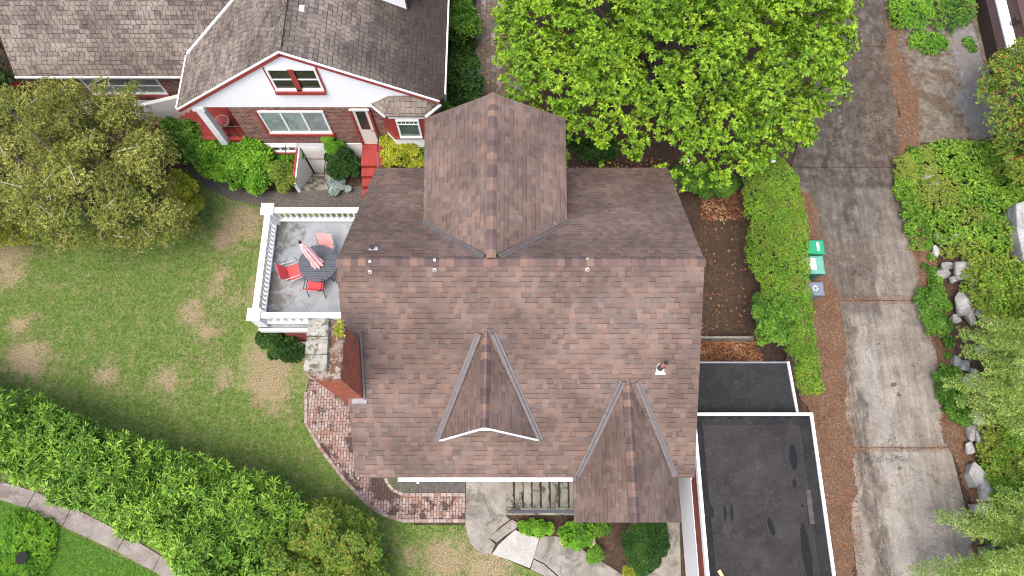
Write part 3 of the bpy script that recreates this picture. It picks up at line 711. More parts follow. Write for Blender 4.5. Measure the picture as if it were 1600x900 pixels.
# basement windows and front windows (seen from a step to the side)
def window(parent, xc, zc, wd, ht, Y, cols=2, trim='white', glass='glass_dark', dirn=-1, rail=True, sill=None, name='window'):
    """window in a wall facing -Y at plane Y; frame with panes as sub-parts"""
    f = MB(); t_ = .07; d0, d1 = (Y-.06, Y+.02)
    f.box(xc-wd/2, xc+wd/2, d0, d1, zc+ht/2-t_, zc+ht/2); f.box(xc-wd/2, xc+wd/2, d0-.03, d1, zc-ht/2, zc-ht/2+t_)
    for i in range(cols+1):
        x = xc-wd/2+t_/2+(wd-t_)*i/cols; f.box(x-t_/2, x+t_/2, d0+.002, d1, zc-ht/2+t_, zc+ht/2-t_)
    if rail: f.box(xc-wd/2+t_, xc+wd/2-t_, d0+.01, d1, zc-.02, zc+.02)
    o = f.build(name, MAT[trim], parent)
    for i in range(cols):
        xa = xc-wd/2+t_+(wd-t_)*i/cols; xb = xa+(wd-t_)/cols-t_
        MB().box(xa, xb, Y-.025, Y-.01, zc-ht/2+t_, zc+ht/2-t_).build('pane', MAT[glass], o)
    if sill: MB().box(xc-wd/2-.06, xc+wd/2+.06, Y-.12, Y-.003, zc-ht/2-.14, zc-ht/2-.004).build('sill', MAT[sill], o)
    return o
window(hs, -2.6, 2.3, 1.6, 1.2, WY0, 2); window(hs, 0.3, 2.3, 1.2, 1.2, WY0, 2)

# --- front dormer (small cross gable)
def gable_front(name, back_px, apex_px, cl_px, cr_px, fascia=True):
    A = PPl(*back_px, FL, nF); F = P(*apex_px, A.z); C_L = PPl(*cl_px, FL, nF); C_R = PPl(*cr_px, FL, nF)
    yc = (C_L.y+C_R.y)/2; xm = (C_L.x+C_R.x)/2
    A.x = F.x = (A.x+F.x)/2
    return A, F, C_L, C_R
A, F, CL_, CR_ = gable_front('d', (760,520), (756,668), (687,688), (841,687))
dm = MB(); up = Vector((0, 0, .05)); zf = Vector((0,0,.035))
d1 = thing  # (keeps names short)
dr = MB(); dr.slab([A+up, CL_+up, F+up], .10); dr.build('left_dormer_slope', MAT['roof_cross'], hs)
dr = MB(); dr.slab([A+up, F+up, CR_+up], .10); rr_ = dr.build('right_dormer_slope', MAT['roof_cross'], hs)
wb = MB(); k_ = .22
fa = F+Vector((0, k_, -.16)); wl = CL_+Vector((.3, k_, .0)); wr = CR_+Vector((-.3, k_, .0))
wb.prism([fa, wl, wr], (0, .12, 0)); dw = wb.build('dormer_wall', MAT['white_clean'], hs)
fb = MB()
for q in (CL_, CR_):
    s_ = F+Vector((0, -.02, .0)); e_ = q.lerp(F, .03)+Vector((0, -.02, 0)); fb.bar(s_, e_, .035, .11)
fb.build('dormer_fascia', MAT['white_clean'], hs)
sld = (F.z-CL_.z)/(F.x-CL_.x)
caps('dormer_ridge_cap', A+up+Vector((0,.05,0)), F+up+Vector((0,.02,0)), .25, sld, sld, hs)
def flashing(a, b, side, n_up, parent=hs, wd=.085, ht=.07, dx=0.0):
    """raised dark metal bar along a valley with a flat leaf beside it"""
    mb = MB(); a = Vector(a); b = Vector(b); d = (b-a).normalized(); s = d.cross(n_up).normalized()*side
    mb.bar(a+n_up*.055, b+n_up*.055, wd, ht, up=n_up); mb.bar(a+s*.075+n_up*.02, b+s*.075+n_up*.02, .09, .02, up=n_up)
    return mb.build('valley_flashing', MAT['flash'], parent, bevel=.008)
def onF(u, v): return PPl(u, v, FL, nF)
def onB(u, v): return PPl(u, v, RL, nB)
flashing(onF(750,521), onF(684,689), 1, nF); flashing(onF(769,521), onF(843,688), -1, nF)
# --- portico gable
A2 = PPl(984,594,FL,nF); E2 = P(989,815,A2.z); A2.x = E2.x = (A2.x+E2.x)/2
zs = 3.42
SL, SR = P(897,816,zs), P(1065,817,zs); VL, VR = onF(903,744), onF(1053,744)
E2.y = (SL.y+SR.y)/2-.0; SL.y = SR.y = E2.y
SLb = Vector((SL.x, VL.y+.02, zs)); SRb = Vector((SR.x, VR.y+.02, zs))
up = Vector((0, 0, .04))
mb = MB(); mb.slab([A2+up, VL+up, SLb+up, SL+up, E2+up], .12); mb.build('left_portico_slope', MAT['roof_cross'], hs)
mb = MB(); mb.slab([A2+up, E2+up, SR+up, SRb+up, VR+up], .12); mb.build('right_portico_slope', MAT['roof_cross'], hs)
sl2 = (E2.z-zs)/(E2.x-SL.x); caps('portico_ridge_cap', A2+up+Vector((0,.05,0)), E2+up+Vector((0,.02,0)), .25, sl2, sl2, hs)
flashing(onF(975,596), onF(905,743), 1, nF); flashing(onF(994,596), onF(1053,744), -1, nF)
for x in (SL.x+.35, SR.x-.35): MB().box(x-.1, x+.1, SL.y+.25, SL.y+.45, 1.3, zs-.1).build('portico_post', MAT['white_clean'], hs)
MB().prism([E2+Vector((0,.25,-.16)), SL+Vector((.2,.25,-.06)), SR+Vector((-.2,.25,-.06))], (0,.12,0)).build('portico_gable', MAT['white_clean'], hs)
MB().box(SL.x+.2, SR.x-.2, SL.y+.2, WY0+.01, 0, 1.32).build('porch_floor', MAT['conc_step'], hs)
MB().box(3.0, 3.95, WY0-.05, WY0-.004, 1.33, 3.35).build('front_door', MAT['brownbeam'], hs)
# --- rear cross gable
A3 = P(770,403,ZR+.01); V3L, V3R = onB(662,346), onB(886,346); ze3 = (V3L.z+V3R.z)/2+.03
E3 = P(768,147,A3.z+.06); G3L, G3R = P(664,186,ze3), P(883,186,ze3)
ya = (E3.y+G3L.y+G3R.y)/3; E3.y = G3L.y = G3R.y = ya; A3.x = E3.x = (A3.x+E3.x)/2; A3.z = E3.z
xl = (V3L.x+G3L.x)/2; xr = (V3R.x+G3R.x)/2
V3L = Vector((V3L.x, V3L.y, ze3)); V3R = Vector((V3R.x, V3R.y, ze3))
up = Vector((0, 0, .05))
mb = MB(); mb.slab([A3+up, E3+up, G3L+up, V3L+up], .13); mb.build('left_rear_gable_slope', MAT['roof_cross'], hs)
mb = MB(); mb.slab([A3+up, V3R+up, G3R+up, E3+up], .13); mb.build('right_rear_gable_slope', MAT['roof_cross'], hs)
sl3 = (A3.z-ze3)/(E3.x-G3L.x); caps('rear_gable_ridge_cap', E3+up, A3+up, .27, sl3, sl3, hs)
flashing(onB(757,402), onB(662,346), -1, nB); flashing(onB(780,402), onB(886,345), 1, nB)
MB().prism([(xl+.35, 8.2, ze3-.1), (xl+.35, ya-.35, ze3-.1), (xl+.35, ya-.35, 0), (xl+.35, 8.2, 0)], (xr-xl-.7, 0, 0)).build('rear_gable_wall', MAT['white_clean'], hs)
# --- vents
def pipe(name, px, top, r, mats, tilt=(0,0), base=True, plane=onF):
    p = plane(*px); n = nF if plane is onF else nB
    mb = MB()
    o = None
    return p, n
for (u, v, pl) in ((578,425,onF), (679,422,onF), (918,421,onF), (578,409,onB), (679,407,onB), (918,406,onB)):
    p = pl(u, v); n = nF if pl is onF else nB; s_ = 1.0 if pl is onF else .8
    mb = MB(); mb.tube([p, p+n*.03], [.058*s_, .045*s_], 12); mb.tube([p+n*.03, p+n*.07], .036*s_, 12)
    o = mb.build('vent_stub', MAT['gutterw'], hs); MB().tube([p+n*.068, p+n*.074], .026*s_, 10).build('opening', MAT['black'], o)
p = onB(583,389); mb = MB(); mb.slab([p+Vector((-.10,.08,-.03)), p+Vector((-.09,-.08,.13)), p+Vector((.15,-.08,.13)), p+Vector((.10,.08,-.03))], .03); o = mb.build('metal_vent', MAT['white'], hs)
mb = MB(); mb.tube([p+Vector((0,0,.02)), p+Vector((0,.0,.18))], [.10,.09], 14); MB().tube([p+Vector((0,0,.16)), p+Vector((0,0,.20))], .075, 14).build('cowl', MAT['black'], o)
p = onF(1031,582); mb = MB(); n = nF; ex = Vector((1,0,0)); ey = ex.cross(n)*-1
ey = n.cross(ex)
mb.add([p-ex*.13-ey*.05+n*.01, p+ex*.15-ey*.05+n*.01, p+ex*.15-ey*.0+n*.03, p-ex*.13-ey*.0+n*.03, p-ex*.13-ey*.05+n*.03, p+ex*.15-ey*.05+n*.03], [(0,1,5,4),(4,5,2,3),(0,4,3),(1,2,5),(0,3,2,1)])
mb.slab([p-ex*.11+n*.02, p+ex*.12+n*.02, p+ex*.10+ey*.20+n*.02, p+ex*.05+ey*.26+n*.02, p-ex*.04+ey*.26+n*.02, p-ex*.09+ey*.20+n*.02], .02)
o = mb.build('pipe_flashing', MAT['white_clean'], hs)
q = p+ey*.13; MB().tube([q, q+Vector((.01,0,.12)), q+Vector((.02,.01,.2))], [.095,.085,.06], 14).build('rubber_collar', MAT['darkgrey'], o)
MAT['copper'] = plain('copper_pipe', (0.62, 0.16, 0.10), 0.45, 0.4)
MB().tube([q+Vector((.02,.01,.15)), q+Vector((.055,.03,.52))], .05, 14).build('copper_pipe', MAT['copper'], o)
MB().tube([q+Vector((.053,.03,.50)), q+Vector((.062,.03,.56))], [.055,.05], 14).build('pipe_opening', MAT['black'], o)

# --- chimney
XR_, XL_, Y0_, Y1_, ZT = -4.08, -4.72, 3.20, 4.55, 7.62
ch = MB().box(XL_, XR_, Y0_, Y1_, 0, ZT).build('chimney', MAT['brick_c'], hs)
MB().box(XL_+.0, XR_+.03, Y0_-.03, Y1_+.03, ZT-.08, ZT).build('brick_collar', MAT['brick_c'], ch)
def rocky(x0, x1, y0, y1, z0, z1, name, mat, parent, amp=.02, seed=1):
    import bmesh
    bm = bmesh.new(); bmesh.ops.create_cube(bm, size=1); bmesh.ops.subdivide_edges(bm, edges=bm.edges, cuts=5, use_grid_fill=True)
    rs = random.Random(seed); mb = MB()
    for q in bm.verts:
        q.co = Vector((x0+(q.co.x+.5)*(x1-x0), y0+(q.co.y+.5)*(y1-y0), z0+(q.co.z+.5)*(z1-z0)))+Vector((rs.uniform(-amp,amp), rs.uniform(-amp,amp), rs.uniform(-amp,amp)*.6))
    bm.verts.index_update(); mb.add([q.co for q in bm.verts], [[a.index for a in f.verts] for f in bm.faces]); bm.free()
    return mb.build(name, mat, parent)
rocky(XL_-.03, XR_+.06, Y0_-.05, Y1_+.05, ZT, ZT+.12, 'crown', MAT['crown'], ch, .025, 2)
ys = [Y0_+.10, Y0_+.50, Y0_+.94, Y1_+.06]
for i in range(3): rocky(XL_-.12, XL_+.40-.02*i, ys[i]+.015, ys[i+1]-.015, ZT+.12, ZT+.26+.01*i, 'cap_stone', MAT['stone'], ch, .012, 5+i)
n_, a_ = 26, None
pp = np.array([XL_+.60, 4.35, ZT+.12])+rng.normal(size=(14,3))*[.05,.09,.02]
mesh_leaves('fern_tuft', rosettes(pp, np.tile([[.1,0,1.]],(14,1)), 8, .12, .035, (.1,.8)), LF['lime'], ch)
mb = MB(); mb.box(XR_-.30, XR_+.1, Y0_-.14, Y0_-.002, 4.55, 4.80); mb.build('chimney_flashing', MAT['metal'], ch)
mb = MB(); qa, qb = onF(569,624), onF(558,520); qa.x = qb.x = XR_+.05; mb.bar(qa+Vector((0,0,.05)), qb+Vector((0,0,.05)), .06, .10); mb.build('side_flashing', MAT['flash'], ch)

# ================================================================== ROOF DECK (left)
ZD = 2.9
dk = thing('roof_deck', 'grey coated roof deck with white balustrade on top of a red brick room', 'deck', (-6, 7, 0))
a = P(412,330,ZD+.85); b = P(402,505,ZD+.85)
DX0 = P(441,352,ZD).x-.06; DY1 = P(441,352,ZD).y+.03; DY0 = P(420,497,ZD).y-.02; DX1 = -4.2
x0, y1 = DX0-.30, DY1+.28; y0 = DY0-.28
MB().slab([(x0,y0,ZD),(DX1,y0,ZD),(DX1,y1,ZD),(x0,y1,ZD)], .14).build('deck_floor', MAT['deck'], dk)
MB().box(x0-.05, DX1, y0-.06, y1+.05, ZD-.40, ZD-.145).build('beam', MAT['white'], dk)
MB().box(x0+.42, DX1, y0+.12, y1-.1, .62, ZD-.40).build('wall', MAT['brick_r'], dk)
MB().box(x0+.42, DX1, y0+.10, y1-.09, 0, .62).build('foundation', MAT['white_clean'], dk)
def rail(parent, p, q, n, hz=.80):
    p, q = Vector(p), Vector(q); d = (q-p).normalized()
    r = MB(); r.bar(p+Vector((0,0,hz)), q+Vector((0,0,hz)), .19, .07); r.bar(p+Vector((0,0,hz-.08)), q+Vector((0,0,hz-.08)), .10, .07); r.bar(p+Vector((0,0,.13)), q+Vector((0,0,.13)), .15, .07)
    ro = r.build('railing', MAT['white'], parent, bevel=.008)
    for i in range(n):
        c = p.lerp(q, (i+.5)/n); MB().bar(c+Vector((0,0,.16)), c+Vector((0,0,hz-.11)), .052, .052, up=d).build('baluster', MAT['white'], ro)
def post(parent, x, y, hz=.86, w_=.15):
    MB().box(x-w_, x+w_, y-w_, y+w_, ZD-.1, ZD+hz).box(x-w_-.05, x+w_+.05, y-w_-.05, y+w_+.05, ZD+hz, ZD+hz+.07).build('post', MAT['white'], parent, bevel=.01)
px_, py1, py0 = x0+.15, y1-.15, y0+.15
post(dk, px_, py1); post(dk, px_, py0)
rail(dk, (px_, py1-.15, ZD), (px_, py0+.15, ZD), 22); rail(dk, (px_+.15, py1, ZD), (DX1+.3, py1, ZD), 20); rail(dk, (px_+.15, py0, ZD), (XL_-.02, py0, ZD), 12)

# deck furniture
tc = P(497,411,ZD+.72)
tb = thing('patio_table', 'round dark slatted patio table on the grey roof deck', 'table', (tc.x, tc.y, ZD))
R_ = .60
top = MB(); nsl = 15
for i in range(nsl):
    ya_ = -R_+2*R_*i/nsl+.006; yb_ = -R_+2*R_*(i+1)/nsl-.006; xm_ = math.sqrt(max(.01, (R_-.02)**2-((ya_+yb_)/2)**2))
    top.box(-xm_, xm_, ya_, yb_, .695, .72)
MAT['slat'] = plain('dark_slate_grey_slats', (0.075, 0.085, 0.10), 0.5, 0.4, dirt=(.2, (.12,.12,.12)))
top.build('table_top', MAT['slat'], tb, local=True)
rim = MB(); N = 40
for i in range(N):
    a0, a1_ = 2*math.pi*i/N, 2*math.pi*(i+1)/N
    rim.bar((R_*math.cos(a0), R_*math.sin(a0), .70), (R_*math.cos(a1_), R_*math.sin(a1_), .70), .03, .045)
rim.build('rim', MAT['slat'], tb, local=True)
for k in range(4):
    a0 = k*math.pi/2+.78; MB().tube([(.35*math.cos(a0), .35*math.sin(a0), .69), (.5*math.cos(a0), .5*math.sin(a0), 0)], .018, 8).build('leg', MAT['black'], tb, local=True)
MAT['coral'] = plain('coral_sling_fabric', (0.62, 0.085, 0.085), 0.7, 0.2, var=.08)
MAT['pinkf'] = plain('faded_pink_fabric', (0.72, 0.36, 0.33), 0.7, 0.2, var=.06)
MAT['frame'] = plain('pale_green_grey_tube', (0.35, 0.38, 0.36), 0.4, 0.5)
CH0 = None
def make_chair(label, loc, rz, fab, frame):
    t = thing('patio_chair', label, 'chair', loc, 'coral sling chairs round the patio table', rz)
    s = MB(); s.slab([(-.24,-.22,.42),(.24,-.22,.42),(.24,.22,.40),(-.24,.22,.40)], .02); s.build('seat', MAT[fab], t, local=True)
    s = MB(); s.add([(-.24,.22,.42),(.24,.22,.42),(.25,.40,.88),(-.25,.40,.88),(-.24,.24,.415),(.24,.24,.415),(.25,.42,.875),(-.25,.42,.875)], [(0,1,2,3),(7,6,5,4),(0,4,5,1),(1,5,6,2),(2,6,7,3),(3,7,4,0)]); s.build('backrest', MAT[fab], t, local=True)
    for sx in (-1, 1):
        x = sx*.27
        MB().tube([(x,.44,.92),(x,.24,.42),(x,-.24,.43)], .013, 8).build('side_frame', MAT[frame], t, local=True)
        MB().tube([(x,-.24,.43),(x,-.28,0)], .013, 8).build('leg', MAT[frame], t, local=True)
        MB().tube([(x,.22,.42),(x,.36,0)], .013, 8).build('leg', MAT[frame], t, local=True)
        MB().tube([(x,.32,.66),(x,-.16,.64),(x,-.26,.43)], .014, 8).build('armrest', MAT[frame], t, local=True)
    return t
p = P(461,424,ZD+.42); make_chair('coral chair with its back to the deck balustrade, left of the dark round table', (p.x, p.y, ZD), math.radians(112), 'coral', 'frame')
p = P(506,392,ZD+.5); make_chair('faded pink chair tucked in behind the dark round table, farthest from the chimney', (p.x, p.y+.02, ZD), math.radians(-6), 'pinkf', 'frame')
p = P(492,440,ZD+.45); make_chair('coral chair tucked under the near edge of the dark table, toward the chimney', (p.x+.02, p.y-.02, ZD), math.radians(176), 'coral', 'black')
p = P(530,428,ZD+.45); make_chair('dark framed chair half hidden by the shingled roof edge beside the round table', (p.x+.2, p.y, ZD), math.radians(-110), 'redtrim_f' if False else 'coral', 'black')
# closed umbrella leaning over the table
b0 = P(497,413,ZD+.72); b1 = P(469,379,ZD+2.0)
um = thing('patio_umbrella', 'closed pink and white patio umbrella leaning out of the round table', 'umbrella', (b0.x, b0.y, ZD))
d_ = (b1-b0).normalized(); MB().tube([b0-d_*.7, b1+d_*.05], .02, 8).build('pole', MAT['black'], um)
MAT['umb'] = plain('pink_white_canvas', (0.80, 0.50, 0.49), 0.85, 0.1, var=.05, dirt=(.7, (.82,.76,.74)))
mb = MB(); N = 24; s1 = d_.cross(Vector((0,0,1))).normalized(); s2 = s1.cross(d_)
prof_ = [(.02,.20,.5),(.10,.19,.55),(.30,.13,.4),(.55,.135,.4),(.85,.115,.35),(1.08,.07,.3),(1.16,.035,.0)]; L_ = (b1-b0).length
b = 0; vs = []
for t_, r, lob in prof_:
    for k in range(N):
        a0 = 2*math.pi*k/N; rr = r*(1-lob*(.5+.5*math.cos(a0*8+t_*1.5)))*1.15
        vs.append(b0+d_*(L_*t_/1.16)+(s1*math.cos(a0)+s2*math.sin(a0))*rr)
fs = [(i*N+k, i*N+(k+1) % N, (i+1)*N+(k+1) % N, (i+1)*N+k) for i in range(len(prof_)-1) for k in range(N)]+[tuple(range(N))[::-1], tuple((len(prof_)-1)*N+k for k in range(N))]
mb.add(vs, fs).build('canopy', MAT['umb'], um); MB().tube([b1, b1+d_*.06], [.05,.045], 10).build('finial', MAT['black'], um)

# ================================================================== front steps, handrail
MAT['shadedirt'] = plain('nosing_shade_and_dirt', (0.040, 0.036, 0.028), .95, .1, var=.4)  # dark tone that paints nosing shadow and dirt onto the step treads
st = thing('front_steps', 'flight of eight mossy concrete steps rising to the front porch', 'steps', (1, 1, 0))
for i in range(9):
    xa = P(790+13.4*i, 770, .05).x; xa = -.19+i*.285
    zt = .15*(i+1); tr_ = MB().box(xa, xa+.285+(.9 if i == 8 else .012), .42, WY0-.02, 0, zt).build('tread', MAT['conc_step'], st, bevel=.012)
    if i:
        pass
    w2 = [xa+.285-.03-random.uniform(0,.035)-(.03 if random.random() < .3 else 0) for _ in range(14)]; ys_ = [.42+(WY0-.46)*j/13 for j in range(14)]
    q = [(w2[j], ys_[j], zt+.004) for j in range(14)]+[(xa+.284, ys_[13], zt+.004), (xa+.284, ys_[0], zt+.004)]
    if i < 8: MB().slab([Vector(a_) for a_ in q[::-1]], .003).build('shade_dirt_line', MAT['shadedirt'], tr_)  # wavy strip at the riser foot: shadow line and dirt in one colour
cb = MB().prism([(-.2, .20, 0), (2.3, .20, 0), (2.3, .20, 1.30), (.3, .20, .22), (-.2, .20, .20)], (0, .22, 0)).build('curb_wall', MAT['conc_step'], st, bevel=.012)
hr = MB(); hr.bar((-.12,.30,.62),(2.25,.30,1.85),.09,.10); hr.bar((-.05,.30,.15),(-.05,.30,.62),.05,.05); hr.bar((1.1,.30,.7),(1.1,.30,1.22),.05,.05)
hr.build('handrail', MAT['darkgrey'], st, bevel=.02)

# ================================================================== GARAGES
ZG = 2.5
def px_poly(pix, z): return [P(u, v, z) for u, v in pix]
gx0, gx1 = P(1092,820,ZG).x-.02, P(1268,645,ZG).x+.03; gy1 = P(1180,645,ZG).y; gy0 = -3.6
gx0 = P(1103,890,ZG).x
ga = thing('flat_roof_garage', 'flat roofed garage with white rimmed grey felt roof patched with black tar', 'garage', ((gx0+gx1)/2, -0.5, 0))
MB().box(gx0+.06, gx1-.06, gy0+.06, gy1-.06, ZG-.3, ZG-.22).build('roof_membrane', MAT['membrane'], ga)
lo = MB()
# sloping cant strips inside the rim
zc, zi = ZG-.03, ZG-.215; c_ = .34
for q in ([(gx0+.08,gy0+.08),(gx0+.08,gy1-.08),(gx0+c_,gy1-c_),(gx0+c_,gy0+c_)], [(gx1-.08,gy1-.08),(gx1-.08,gy0+.08),(gx1-c_,gy0+c_),(gx1-c_,gy1-c_)], [(gx0+.08,gy1-.08),(gx1-.08,gy1-.08),(gx1-c_,gy1-c_),(gx0+c_,gy1-c_)], [(gx1-.08,gy0+.08),(gx0+.08,gy0+.08),(gx0+c_,gy0+c_),(gx1-c_,gy0+c_)]):
    lo.sheet([(q[0][0],q[0][1],zc),(q[1][0],q[1][1],zc),(q[2][0],q[2][1],zi),(q[3][0],q[3][1],zi)])
lo.keep = True; lo.build('cant_strip', MAT['membrane_dark'], ga)
rm = MB(); w_ = .085
rm.box(gx0,gx0+w_,gy0,gy1,ZG-.2,ZG+.03); rm.box(gx1-w_,gx1,gy0,gy1,ZG-.2,ZG+.03); rm.box(gx0+w_,gx1-w_,gy1-w_,gy1,ZG-.2,ZG+.03); rm.box(gx0+w_,gx1-w_,gy0,gy0+w_,ZG-.2,ZG+.03)
rm.build('rim', MAT['white_clean'], ga)
ww = MB(); ww.box(gx0+.02,gx1-.02,gy0+.02,gy1-.02,1.6,ZG-.25); ww.build('brick_wall', MAT['brick_r'], ga)
MB().box(gx0+.0,gx1-.0,gy0+.0,gy1-.0,0,1.6).build('base_wall', MAT['white_clean'], ga)
def tarpatch(pix, z, name='tar_patch', mat='tar', parent=ga):
    pts = [P(u, v, z) for u, v in pix]; c = sum(pts, Vector())/len(pts); out = []
    rx = (max(q.x for q in pts)-min(q.x for q in pts))/2; ry = (max(q.y for q in pts)-min(q.y for q in pts))/2
    c.x = (max(q.x for q in pts)+min(q.x for q in pts))/2; c.y = (max(q.y for q in pts)+min(q.y for q in pts))/2
    sh_ = sum((q.x-c.x)*(q.y-c.y) for q in pts)/max(1e-6, sum((q.y-c.y)**2 for q in pts)); rx = max(rx*.45, rx-abs(sh_)*ry*.8)
    for k in range(44):
        a = 2*math.pi*k/44; dy = ry*math.sin(a); out.append(c+Vector((rx*math.cos(a)+sh_*dy, dy, 0))*random.uniform(.86, 1.06))
    for q in out: q.z = z
    if sum(out[i].x*out[(i+1) % len(out)].y-out[(i+1) % len(out)].x*out[i].y for i in range(len(out))) < 0: out = out[::-1]
    return MB().slab(out, .012).build(name, MAT[mat], parent)
zt = ZG-.22+.01
MAT['tar_halo'] = plain('thin_tar_film', (0.012, 0.011, 0.011), 0.5, 0.4, var=.3)
for pix in ([(1236,690),(1243,700),(1250,725),(1249,742),(1233,742),(1228,730),(1236,715)], [(1196,808),(1207,812),(1214,835),(1208,840),(1197,828)], [(1128,788),(1137,790),(1137,818),(1129,817)], [(1138,788),(1145,789),(1148,818),(1141,818)], [(1105,784),(1113,786),(1119,808),(1112,815),(1106,808)]):
    c = (sum(p[0] for p in pix)/len(pix), sum(p[1] for p in pix)/len(pix))
    tarpatch([(c[0]+(u-c[0])*1.28, c[1]+(v-c[1])*1.15) for u, v in pix], zt-.002, 'tar_film', 'tar_halo')
for pix in ([(1237,693),(1241,700),(1248,725),(1247,737),(1236,737),(1234,718)], [(1239,748),(1245,752),(1244,763),(1239,760)], [(1197,808),(1206,812),(1213,835),(1208,838),(1199,828)], [(1130,788),(1135,790),(1136,816),(1131,816)], [(1140,788),(1145,789),(1146,816),(1142,816)],
            [(1252,818),(1257,820),(1262,845),(1268,880),(1274,905),(1262,912),(1256,880),(1251,850)], [(1252,788),(1256,788),(1256,793),(1252,793)], [(1106,786),(1112,788),(1117,806),(1111,811),(1107,800)]):
    tarpatch(pix, zt+.002)
zc2 = ZG-.03
for u in (1090,1105,1135,1150,1188,1205,1225,1250): tarpatch([(u,650),(u+12,650),(u+11,655),(u+1,654)], ZG-.055)
MB().slab([P(1259,765,ZG-.19),P(1268,765,ZG-.19),P(1280,818,ZG-.19),P(1266,819,ZG-.19)][::-1], .01).build('felt_patch', plain('grey_felt_patch', (0.075,0.072,0.07), .8, .2, var=.3), ga)
sm = MB(); sm.sheet(px_poly([(1268,765),(1281,765),(1291,814),(1281,816)], ZG-.1)); 
wp = thing('wood_plank', 'short pale timber offcut lying on the flat garage roof', 'plank', tuple(P(1128,897,ZG-.22)))
MB().bar(P(1123,891,ZG-.17), P(1135,912,ZG-.17), .10, .05).build('board', plain('raw_timber', (0.50, 0.38, 0.20), .7), wp)
# smaller black roof behind
ZS = 2.0
sh = thing('lean_to_shed', 'low lean-to with black felt roof between the brown roof and the clipped hedge', 'shed', (8.2, 4.2, 0))
q = px_poly([(1070,569),(1231,568),(1246,650),(1070,650)], ZS)
sx1a, sx1b = q[1].x, q[2].x; sy1, sy0 = q[1].y, gy1+.01
MB().slab([(WX1,sy0,ZS),(sx1b,sy0,ZS),(sx1a,sy1,ZS),(WX1,sy1,ZS)], .12).build('roof', MAT['membrane_dark'], sh)
MB().bar((sx1b-.0,sy0,ZS+.0),(sx1a-.0,sy1+.05,ZS+.0),.07,.14).build('edge_trim', MAT['white_clean'], sh)
MB().bar((WX1,sy1+.03,ZS-.02),(sx1a-.04,sy1+.03,ZS-.02),.05,.10).build('back_trim', MAT['metal'], sh)
MB().box(WX1,sx1a-.25,sy0,sy1-.08,0,ZS-.12).build('wall', MAT['brick_r'], sh)
# low yard wall behind lean-to
yw = P(1130,527,.5)
lw = thing('yard_curb', 'thin grey concrete curb crossing the leafy side yard', 'low wall', (yw.x, yw.y, 0))
MB().box(WX1, P(1178,527,.5).x, yw.y-.04, yw.y+.04, 0, .5).build('curb', MAT['conc'], lw, bevel=.01)
bw = thing('back_wall', 'dark stone retaining wall behind the brown roof beneath the big broad tree', 'wall', (6, 12, 0))
MB().box(2.0, 7.0, 12.0, 12.25, 0, .9).build('blocks', MAT['pad'], bw, bevel=.02)
# ================================================================== NEIGHBOUR HOUSE (upper left)
YN = 13.4
nb = thing('neighbour_house', 'brick house with white gable, red trim and weathered tan shingle roof, top left', 'house', (-8, 16, 0))
AP = PY(435,79,YN-.12); C1 = PY(277,169,YN-.12); C2 = PY(686,156,YN-.12)
zrid = AP.z; zeL, zeR = C1.z, C2.z; YB = 27
f0 = YN-.12
ridgeF = Vector((AP.x, f0, zrid)); ridgeB = Vector((AP.x, YB, zrid))
el, er = C1.x, P(696,60,zeR).x
slR = (zrid-zeR)/(C2.x-AP.x)
E1f, E1b = Vector((el, f0, zeL)), Vector((el, YB, zeL)); zr2 = zrid-slR*(er-AP.x)
E2f = Vector((er, f0+.12, zr2)); E2b = Vector((er, YB, zr2))
MB().slab([ridgeF, ridgeB, E1b, E1f], .14).build('left_wing_slope', MAT['roof_old'], nb)
MB().slab([ridgeF+Vector((.002,0,0)), Vector((C2.x, f0, C2.z)), E2f, E2b, ridgeB+Vector((.002,0,0))], .14).build('right_wing_slope', MAT['roof_old_dark'], nb)
mb = MB(); mb.bar(ridgeF+Vector((0,.05,.02)), ridgeB+Vector((0,0,.02)), .14, .04); mb.build('ridge_cap', MAT['roof_old'], nb)
# rake boards, red with a white edge
for (a, b) in ((AP, C1), (AP, Vector((C2.x, f0, C2.z)))):
    d = Vector((0, -.03, -.10)); MB().bar(a+d, b+d, .05, .17, up=(0,0,1)).build('rake_board', MAT['redtrim'], nb)
    d = Vector((0, -.05, -.003)); MB().bar(a+d, b+d, .05, .05).build('rake_edge', MAT['white'], nb)
# gable wall
zb = PY(430,165,YN).z
xg0, xg1 = C1.x+.12, PY(660,155,YN).x
za = lambda x: zrid-.16-(AP.x-x)*(zrid-zeL)/(AP.x-C1.x) if x < AP.x else zrid-.16-(x-AP.x)*slR
MB().prism([(xg0, YN-.06, zb), (-3.0, YN-.06, zb), (-3.0, YN-.06, za(-3.0)), (AP.x, YN-.06, zrid-.17), (xg0, YN-.06, max(za(xg0), zb+.02))], (0, .20, 0)).build('gable_wall', MAT['white_clean'], nb)
xb0 = PY(355,167,YN).x; ZF = 1.1
XE = er-.35
MB().box(xb0, XE, YN, YN+.3, ZF, zb).build('brick_wall', MAT['brick_n'], nb)
MB().box(XE-.3, XE, YN+.3, YB, ZF, zr2-.05).build('brick_side_wall', MAT['brick_n'], nb)
MB().box(xb0, xb0+.3, YN+.3, YN+4, ZF, zb).build('porch_side_wall', MAT['brick_n'], nb)
MB().box(xb0, -8.05, YN-.02, YN+.3, 0, ZF).box(-7.02, XE, YN-.02, YN+.3, 0, ZF).box(XE-.3, XE+.02, YN+.3, YB, 0, ZF).box(-8.05,-7.02,YN-.0,YN+.3,.75,ZF).build('foundation', MAT['white_clean'], nb)
# soldier course above windows and bottom course
MB().box(xb0, XE, YN-.008, YN, zb-.2, zb).build('soldier_course', brick('soldier_brick', [(0, (0.26, 0.13, 0.09)), (.5, (0.38, 0.22, 0.15)), (1, (0.20, 0.09, 0.07))], (0.25,.2,.18), .2, .085, vertical=True, mw=.2), nb)
